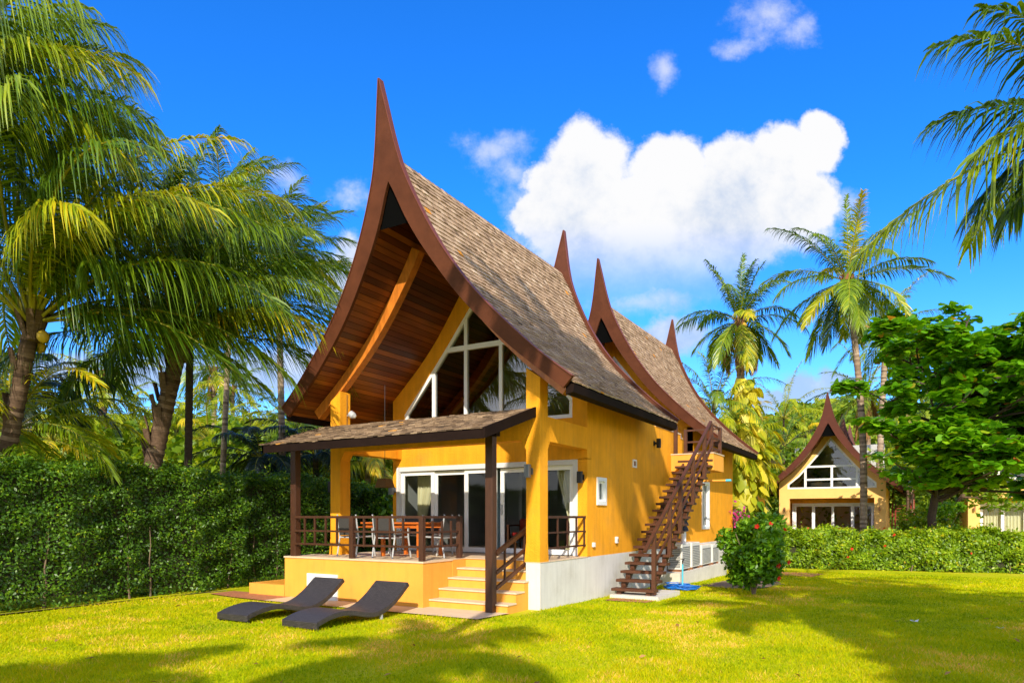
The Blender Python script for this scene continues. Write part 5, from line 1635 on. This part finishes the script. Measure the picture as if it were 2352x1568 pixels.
# ------------------------------------------------------------------ broad-leaved trees
def sea_almond():
    c = at(2150, 1185, 26.0); c[2] = -.3
    t = empty('almond_tree', c, 0, 'broad leaved tree reaching in from the right with tiers of large glossy leaves', 'tree')
    rng = np.random.default_rng(14); r2 = random.Random(14)
    mb = MB()
    mb.tube([(0, 0, -.3), (-.15, 0, 2), (.3, .1, 5.0), (.6, 0, 8.6)], [.17, .15, .12, .05], 12)
    mb.build('trunk', M['bark_dark'], t)
    br = MB()
    tips = []
    def grow(p, d, L, r, lev):
        pts, rad = [p], [r]
        n = 5
        for i in range(n):
            d = unit(d + rng.normal(0, .10, 3) + np.array([0, 0, .02 if lev else -.015])); p = p + d * L / n
            pts.append(p); rad.append(r * (1 - .75 * (i + 1) / n))
            if lev < 3 and i >= (2 if lev == 0 else 1):
                if rng.random() < (1.0 if lev < 2 else .4):
                    sd = rng.choice([-1, 1]); a = sd * rng.uniform(.5, 1.1)
                    dd = np.array([d[0] * math.cos(a) - d[1] * math.sin(a), d[0] * math.sin(a) + d[1] * math.cos(a), d[2] * .5 + rng.normal(.03, .12)])
                    grow(p, unit(dd), min(L * .5, 1.5) * rng.uniform(.6, 1.0), r * .55, lev + 1)
        br.tube(pts, rad, 6 if lev < 2 else 4)
        tips.append(pts[-1]); 
        if lev >= 1: tips.append(pts[-3] + rng.normal(0, .08, 3))
    # tiers: heights taken where the photo's layers hang
    for (px, py, d0) in [(1965, 760, 15.5), (2060, 700, 16.5), (2200, 660, 16), (2320, 690, 14.5), (1950, 870, 15), (2060, 830, 16.5), (2180, 790, 15), (2330, 800, 14), (2040, 960, 16), (2010, 1010, 14.6), (2170, 930, 16.5), (2260, 900, 14.5), (2110, 1080, 15.5), (2200, 1040, 15), (2300, 1010, 14.5), (2270, 1105, 15), (2345, 1120, 15.5), (2350, 930, 16), (2120, 880, 14.5), (2250, 740, 15.2)] + [(rng.uniform(2030, 2480), rng.uniform(705, 1060), rng.uniform(13.5, 17.5)) for _ in range(84)]:
        e = at(px + 46, min(py + (62 if py < 800 else 40), 1085 + rng.uniform(-25, 25)), 25.5 + (d0 - 15.5) * 1.9) - c
        zz = min(max(e[2] - .9, 2.6), 8.2)
        s = np.array([np.interp(zz, [2, 5, 8.6], [-.15, .3, .6]), 0, zz])
        v = e - s; L = np.linalg.norm(v)
        grow(s, v / L, L, .075, 0 if L > 3 else 1)
    br.build('branch', M['bark_dark'], t)
    V, F, T = [], [], []
    sh = [(0, .04), (.35, .20), (.72, .34), (.95, .20), (1.02, 0), (.95, -.20), (.72, -.34), (.35, -.20), (0, -.04)]
    tips = [q for q in tips if (q + c)[2] > 2.3]
    for q in tips:
        k = rng.integers(7, 12); a0 = rng.random() * 6.283
        tw = unit(rng.normal(0, .35, 3) + np.array([0, 0, 1.0]))
        for j in range(k):
            a = a0 + j * 2.4
            o = np.array([math.cos(a), math.sin(a), rng.uniform(-.25, .45)])
            d = unit(o - tw * .0); up = unit(tw + rng.normal(0, .25, 3)); up = unit(up - d * up.dot(d)); s = np.cross(up, d)
            L = rng.uniform(.22, .44); b = len(V)
            base = q + d * .03 + tw * rng.uniform(-.1, .06)
            V += [base + d * L * x + s * L * y - np.array([0, 0, 1]) * L * .22 * x * x + up * L * .18 * abs(y) for x, y in sh]
            F += [[b, b + 1, b + 7, b + 8], [b + 1, b + 2, b + 6, b + 7], [b + 2, b + 3, b + 5, b + 6]]
            F.append([b + 3, b + 4, b + 5, b + 5])
            tt = np.clip(rng.normal(.5, .16), 0, .93)
            if rng.random() < .018: tt = rng.uniform(.96, 1)
            T += [tt] * 4
    # the tip facet is a triangle: keep it as a degenerate-free triangle mesh
    F4 = [f for f in F if f[2] != f[3]]; T4 = [tt for f, tt in zip(F, T) if f[2] != f[3]]
    tri = [[f[0], f[1], f[2], f[2]] for f in F if f[2] == f[3]]
    npmesh('foliage', V, F4, M['almond'], t, T4)
sea_almond()

def broad_tree(label, foot, h, rx, n, seed, size=.35, mat='tree', tr=.18, bare=False, group='broad leaved trees in the distance', name='broad_tree', flat=.75):
    rng = np.random.default_rng(seed)
    t = empty(name, foot, 0, label, 'tree', group)
    mb = MB(); tips = []
    def grow(p, d, L, r, lev):
        pts, rad = [p], [r]
        for i in range(4):
            d = unit(d + rng.normal(0, .16, 3) + np.array([0, 0, .05])); p = p + d * L / 4
            pts.append(p); rad.append(max(r * (1 - .7 * (i + 1) / 4), .012))
            if lev < (4 if bare else 3) and i >= 1:
                dd = unit(d + rng.normal(0, .55, 3)); grow(p, dd, L * rng.uniform(.5, .72), r * .55, lev + 1)
        mb.tube(pts, rad, 5)
        if lev >= 2: tips.append(pts[-1])
    for k in range(3): grow(np.array([0, 0, h * .30]), unit(np.array([math.cos(k * 2.1), math.sin(k * 2.1), 1.3])), h * .36, tr * .6, 1)
    mb.tube([(0, 0, -.3), (.05, .05, h * .32)], [tr, tr * .8], 9)
    mb.build('trunk', M['bark'], t)
    tips = np.array(tips); tips[:, :2] *= rx / max(np.abs(tips[:, :2]).max(), .1)
    if n:
        pick = rng.integers(0, len(tips), n)
        sp = rng.normal(0, 1, (n, 3)) * np.array([.15, .15, .10]) * rx
        P = tips[pick] + sp
        tn = np.clip(.45 + .9 * sp[:, 2] / rx * 2 + rng.normal(0, .15, n), 0, 1)
        leafcloud('crown', t, P, size, M[mat], rng, tn, .6, flat=.4)
    return t
def bt(px, d, h, *a, **k):
    q = foot_of(px, d); return broad_tree(a[0], (q[0], q[1], -.3), h, *a[1:], **k)
bt(615, 50, 9.2, 'spreading light green tree left of the roof, beyond the far palms', 4.2, 5200, 121, size=.42, tr=.35)
bt(560, 60, 13.0, 'nearly bare branching tree behind the two slender palms', 5.0, 500, 122, size=.4, tr=.3, bare=True)
bt(470, 62, 10.5, 'thin half bare tree right of the slim dark trunk', 3.4, 900, 123, size=.4, tr=.22)
bt(330, 48, 8.0, 'green domed tree between the shaggy trunk and the small far palm', 4.4, 4200, 124, size=.42, tr=.3)
bt(700, 46, 8.0, 'green tree just left of the roof tip', 3.4, 3600, 125, size=.42, tr=.3)
bt(250, 60, 9.5, 'broad green tree behind the small far palm', 5.0, 4200, 126, size=.5, tr=.3)
bt(150, 55, 9.0, 'green tree behind the left low palms', 5.0, 4200, 127, size=.5, tr=.3)
bt(1640, 40, 10.0, 'wispy half bare tree behind the bearded palm', 3.0, 300, 128, size=.3, tr=.14, bare=True)
bt(1775, 56, 6.5, 'leafy tree left of the small villa behind the feathery palms', 3.0, 3000, 129, size=.4, tr=.2)
bt(2170, 38, 7.0, 'dark trunked tree between the two small villas', 3.0, 2600, 130, size=.35, tr=.26)

# wooded hill and the mass of trees behind everything
def hill():
    rng = np.random.default_rng(33)
    V, F = [], []
    nu, nv = 70, 14
    def H(u, v):
        # u: bearing across the picture, v: distance
        px = -400 + 3300 * u
        top = np.interp(px, [-400, 0, 300, 700, 1000, 1500, 1720, 1800, 1880, 1960, 2050, 2200, 2350, 2600, 2900], [985, 985, 975, 985, 1000, 1000, 985, 950, 935, 925, 935, 910, 900, 890, 900])
        d = 78 + 60 * v
        z = 1.75 + (1185 - top) / 1568 * d
        return px, d, z * (math.sin(v * math.pi * .5) ** .6) - 1.0 * (1 - v)
    for j in range(nv + 1):
        for i in range(nu + 1):
            px, d, z = H(i / nu, j / nv)
            p = at(px, 1185, d); V.append((p[0], p[1], z))
    for j in range(nv):
        for i in range(nu):
            a = j * (nu + 1) + i; F.append((a, a + 1, a + nu + 2, a + nu + 1))
    o = npmesh('hill', V, F, M['forest'], tint=np.full(len(F), .1), smooth=True); tag(o, kind='structure')
    # crowns on the hill and along its foot: clumps of leaf cards
    V = np.array(V); C = []
    for k in range(900):
        u, v = rng.random(), rng.random() ** 1.2
        px, d, z = H(u, v); p = at(px, 1185, d)
        C.append((p[0], p[1], z + rng.uniform(-.3, .8), rng.uniform(1.6, 3.4), rng.random()))
    C = np.array(C)
    n = 70000
    pick = rng.integers(0, len(C), n)
    dd = unit(rng.normal(0, 1, (n, 3))); dd[:, 2] = np.abs(dd[:, 2])
    rr_ = rng.uniform(.75, 1.05, (n, 1)) * C[pick, 3:4]
    P = C[pick, :3] + dd * rr_ * np.array([1, 1, .75])
    tn = np.clip(.12 + .6 * C[pick, 4] + .2 * dd[:, 2] + rng.normal(0, .1, n), 0, 1)
    o = leafcloud('forest', None, P, .95, M['forest'], rng, tn, .75, dd, spread=.8); tag(o, kind='stuff')
hill()
def thicket():
    """undergrowth filling the gaps behind the hedges"""
    rng = np.random.default_rng(35)
    n = 60000
    px = np.where(rng.random(n) < .62, rng.uniform(-300, 900, n), rng.uniform(1650, 2700, n))
    d = np.where(px < 1000, rng.uniform(27, 42, n), rng.uniform(46, 62, n))
    top = np.where(px < 1000, np.interp(px, [-300, 600, 760, 1000], [975, 985, 1030, 1040]) + 24 * np.sin(px * .02) + 18 * np.sin(px * .057), 1030 + 22 * np.sin(px * .03))
    z = (1.75 + (1185 - top) / 1568 * d) * rng.random(n) ** .55
    P = np.array([at(a, 1185, b) for a, b in zip(px, d)]); P[:, 2] = z - .2
    tn = np.clip(rng.normal(.35, .22, n) + .25 * np.sin(px * .05) * np.cos(d), 0, 1)
    o = leafcloud('undergrowth', None, P, .42, M['tree'], rng, tn, .5); tag(o, kind='stuff')
    # shrubs on the shore behind the viewpoint (seen mirrored in the doors)
    n = 9000
    x = rng.uniform(-45, 45, n); P = np.stack([x, -34 + rng.normal(0, 1.2, n), rng.random(n) ** .6 * (2.6 + .8 * np.sin(x * .7))], 1)
    o = leafcloud('shore_undergrowth', None, P, .5, M['hedge'], rng, None, .6); tag(o, kind='stuff')
thicket()

# litter on the lawn
def dry_leaves():
    rng = np.random.default_rng(61); n = 130
    d = 6.5 + 16 * rng.random(n) ** 1.3; r = (rng.random(n) * 2 - 1) * .76 * d
    P = CAM + r[:, None] * RIGHT + d[:, None] * FWD
    P = P[(P[:, 1] < -2.2) | (P[:, 0] > .8)]; P = P[(P[:, 0] > -7.8) & (P[:, 1] < 15)]
    P[:, 2] = np.array([gz(y) for y in P[:, 1]]) + .035
    o = leafcloud('fallen_leaves', None, P, .085, M['frond_dead'], rng, rng.random(len(P)), .45, np.tile([0, 0, 1.0], (len(P), 1)), spread=.5); tag(o, kind='stuff')
dry_leaves()
for lb, px, py in (('crumpled white paper scrap on the lawn, the larger one', 2100, 1423), ('tiny white paper scrap near the right edge of the lawn', 2296, 1439)):
    q = at(px, py, 1568 * 1.75 / (py - 1185)); q[2] = gz(q[1])
    t = empty('paper_scrap', q, .4, lb, 'litter')
    mb = MB(); r2 = random.Random(px)
    for k in range(6):
        a = k * 1.05; mb.poly([(0, 0, .02), (.07 * math.cos(a), .05 * math.sin(a), .01 + r2.random() * .05), (.07 * math.cos(a + 1), .05 * math.sin(a + 1), .01 + r2.random() * .05)])
    mb.build('scrap', M['plastic'], t)
# ------------------------------------------------------------------ the smaller villas farther along
def far_villa(label, loc, rows, doorglass, curtains, seed):
    t = empty('villa', loc, 0, label, 'villa', 'small villas beyond the low hedge')
    mb = MB()
    xc, hw = 0.0, 2.68
    t.scale = (1.14, 1, 1)
    for sd in (1, -1):
        mb.box(sd * hw - (.55 if sd > 0 else 0), sd * hw + (.55 if sd < 0 else 0), 0, .3, -.5, 3.66)
        mb.box(sd * hw - (.2 if sd > 0 else 0), sd * hw + (.2 if sd < 0 else 0), .3, 9, -.5, 4.3)
    mb.box(-hw, hw, 0, .3, 3.66, 4.0)
    gable_fill(mb, xc, 0.0, .25, 4.0, GL2, hw)
    mb.build('front_wall', M['far_wall'], t)
    mb = MB(); mb.box(-hw + .2, hw - .2, 1.2, 1.3, 3.38, 3.66); mb.box(-hw + .2, hw - .2, .3, 8.9, -.4, 1.0); mb.build('porch_ceiling', M['wall'], t)
    mb = MB(); mb.box(-hw + .2, hw - .2, 5.2, 5.3, 1.0, 7.4); mb.box(-hw + .2, hw - .2, 1.4, 5.2, 3.8, 3.86); mb.build('room_wall', M['room'] if curtains else M['curtain'], t)
    glazing(t, xc, .05, GL2, [(-1.30, 4.3, -1.30, 5.70), (.05, 4.3, .05, 5.70), (1.30, 4.3, 1.30, 5.70), (-1.28, 5.68, 1.28, 5.68), (-1.28, 4.86, 1.28, 4.86)], (M['white'], M['far_glass']), fw=.10, mull=.12)
    sliding_doors(t, -hw + .55, hw - .55, 1.25, 1.0, 3.38, [(-2.02, -.99), (-1.03, .03), (-.03, 1.03), (.99, 2.02)], {}, (M['white'], doorglass, M['white']))
    build_roof(t, xc, -1.0, 7.2, .145, .145, rows, .3, rnd=random.Random(seed), mats=FM, soffit=True)
    build_roof(t, xc, 9.6, 14.5, .145, .145, rows, .5, rnd=random.Random(seed + 1), mats=FM, soffit=False)
    s = empty('side_stair'); s.parent = t
    mb = MB()
    for k in range(18): mb.box(hw + .25, hw + 1.25, 2.2 + k * .27, 2.5 + k * .27, .0 + k * .19, .045 + k * .19)
    for x in (hw + .35, hw + 1.15): mb.beam((x, 2.2, -.1), (x, 7.2, 3.4), .07, .22)
    mb.build('tread', M['redstair'], s)
    mb = MB()
    for x in (hw + .2, hw + 1.3):
        mb.beam((x, 2.2, .9), (x, 7.2, 4.4), .06, .06)
        for k in range(6): mb.box(x - .03, x + .03, 2.3 + k * .9, 2.36 + k * .9, k * .63, .95 + k * .63)
    mb.build('handrail', M['redstair'], s)
    return t
GL2 = [(2.24, 4.28), (2.24, 4.60), (1.70, 5.12), (1.25, 5.70), (.58, 6.62), (0, 7.50)]
M['redstair'] = surf('red brown stair', (0.22, 0.035, 0.02), 0.5, 0.2, 5)
M['barge_red'] = surf('deep red board', (0.10, 0.026, 0.014), 0.5, 0.2, 3, 0, 60, 0.35)
FM = {'shingle': M['shingle_old'], 'barge': M['barge_red']}
p1 = at(1908, 1185, 43.0)
far_villa('small ochre villa with a dark red gable beyond the low hedge', (p1[0], p1[1], -.77), 22, M['glass'], True, 41)
p2 = at(2362, 1185, 41.5)
far_villa('small ochre villa mostly hidden behind the broad leaved tree', (p2[0], p2[1], -.77), 22, M['glass'], False, 45)
# lamps, chairs, bed and curtain on the nearer small villa
for sx, lb in ((-2.72, 'brown lamp on the left pillar of the small villa'), (2.72, 'brown lamp on the right pillar of the small villa')):
    wall_lamp(lb, (p1[0] + sx, p1[1] - .002, 2.2), 0, -1, M['rust'], 'lamps on the small villas')
wall_lamp('brown lamp on the left pillar of the half hidden villa', (p2[0] - 2.72, p2[1] - .002, 2.2), 0, -1, M['rust'], 'lamps on the small villas')
t = empty('bed', (p1[0] - .35, p1[1] + 2.0, 3.86 - .77), 0, 'white bed seen through the gable window of the small villa', 'bed')
mb = MB(); mb.box(-1.0, 1.0, -.6, 1.4, 0, .62); mb.build('base', M['brown'], t, bevel=.03)
mb = MB(); mb.box(-.98, .98, -.58, 1.38, .62, .88); mb.build('mattress', M['plastic'], t, bevel=.06)
curtain('curtain', 'beige gathered curtain at the left of the small villa gable window', p1[0] - 2.35, p1[0] - 1.45, p1[1] + .5, 3.5, 4.6, True, M['curtain'])
curtain('curtain', 'beige gathered curtain at the right of the small villa gable window', p1[0] + 2.3, p1[0] + 1.5, p1[1] + .5, 3.5, 4.6, True, M['curtain'])
if True:
    curtain('curtain', 'drawn cream curtain in the left doors of the half hidden villa', p2[0] - 2.2, p2[0] - 1.15, p2[1] + 1.6, .25, 2.5, False, M['curtain'])
    curtain('curtain', 'drawn cream curtain in the middle doors of the half hidden villa', p2[0] - 1.0, p2[0] + .1, p2[1] + 1.6, .25, 2.5, False, M['curtain'])
def deck_chair():
    t = empty('deck_chair'); tag(t, None, 'chair', 'orange wooden chairs before the small villa')
    mb = MB()
    for s in (-.27, .27):
        mb.beam((s, -.28, 0), (s, -.2, .8), .05, .05); mb.beam((s, .3, 0), (s, .25, .55), .05, .05); mb.beam((s, -.22, .56), (s, .28, .56), .05, .04)
    mb.build('leg', M['teak'], t)
    mb = MB(); mb.box(-.27, .27, -.24, .28, .36, .40); mb.build('seat', M['teak'], t)
    mb = MB()
    for k in range(4): mb.box(-.25, .25, -.26, -.22, .45 + k * .1, .52 + k * .1)
    mb.build('backrest', M['teak'], t)
    return t
dc = deck_chair()
for i, (dx, lb) in enumerate([(-.15, 'orange wooden chair before the small villa doors, left of three'), (.55, 'orange wooden chair before the small villa doors, middle of three'), (1.2, 'orange wooden chair before the small villa doors, right of three')]):
    o = dc if i == 0 else copy_tree(dc)
    o.location = (p1[0] + dx, p1[1] - .8, .245); o.rotation_euler = (0, 0, R(180 + 20 * (i - 1))); o["label"] = lb
mb = MB(); mb.box(p1[0] - 3.2, p1[0] + 3.2, p1[1] - 2.4, p1[1] + .0, -.5, .24); tag(mb.build('terrace', M['stone']), 'low cream stone terrace before the small villa', 'terrace')
t = empty('bench', (p1[0] - 1.75, p1[1] - .9, .242), 0, 'pale slatted bench before the left doors of the small villa', 'bench')
mb = MB(); mb.box(-.75, .75, -.2, .2, .40, .45); mb.box(-.75, .75, .2, .24, .55, .68); mb.build('seat', M['plastic'], t)
for x in (-.65, .65):
    mb = MB(); mb.box(x - .03, x + .03, -.18, .22, 0, .40); mb.build('leg', M['lampgrey'], t)
# a corner of another shingled roof behind the hibiscus
q = at(1775, 1060, 36)
t = empty('pavilion', (q[0], q[1], -.2), 0, 'small pavilion with a grey shingle eave behind the vine and the hibiscus', 'pavilion')
mb = MB()
zz = q[2] + .2
for k in range(7):
    mb.hexa([(-3, -1, zz + .9 - k * .14), (-.9 + k * .16, -1, zz + .75 - k * .14), (-.9 + k * .16, 4, zz + .75 - k * .14), (-3, 4, zz + .9 - k * .14), (-3, -1, zz + 1.0 - k * .14), (-.9 + k * .16, -1, zz + .80 - k * .14), (-.9 + k * .16, 4, zz + .80 - k * .14), (-3, 4, zz + 1.0 - k * .14)], .3 + .05 * k)
mb.build('roof', M['shingle_old'], t)
mb = MB(); mb.box(-2.9, -1.0, -.5, 3.5, 0, zz + .2); mb.build('wall', M['wall'], t)
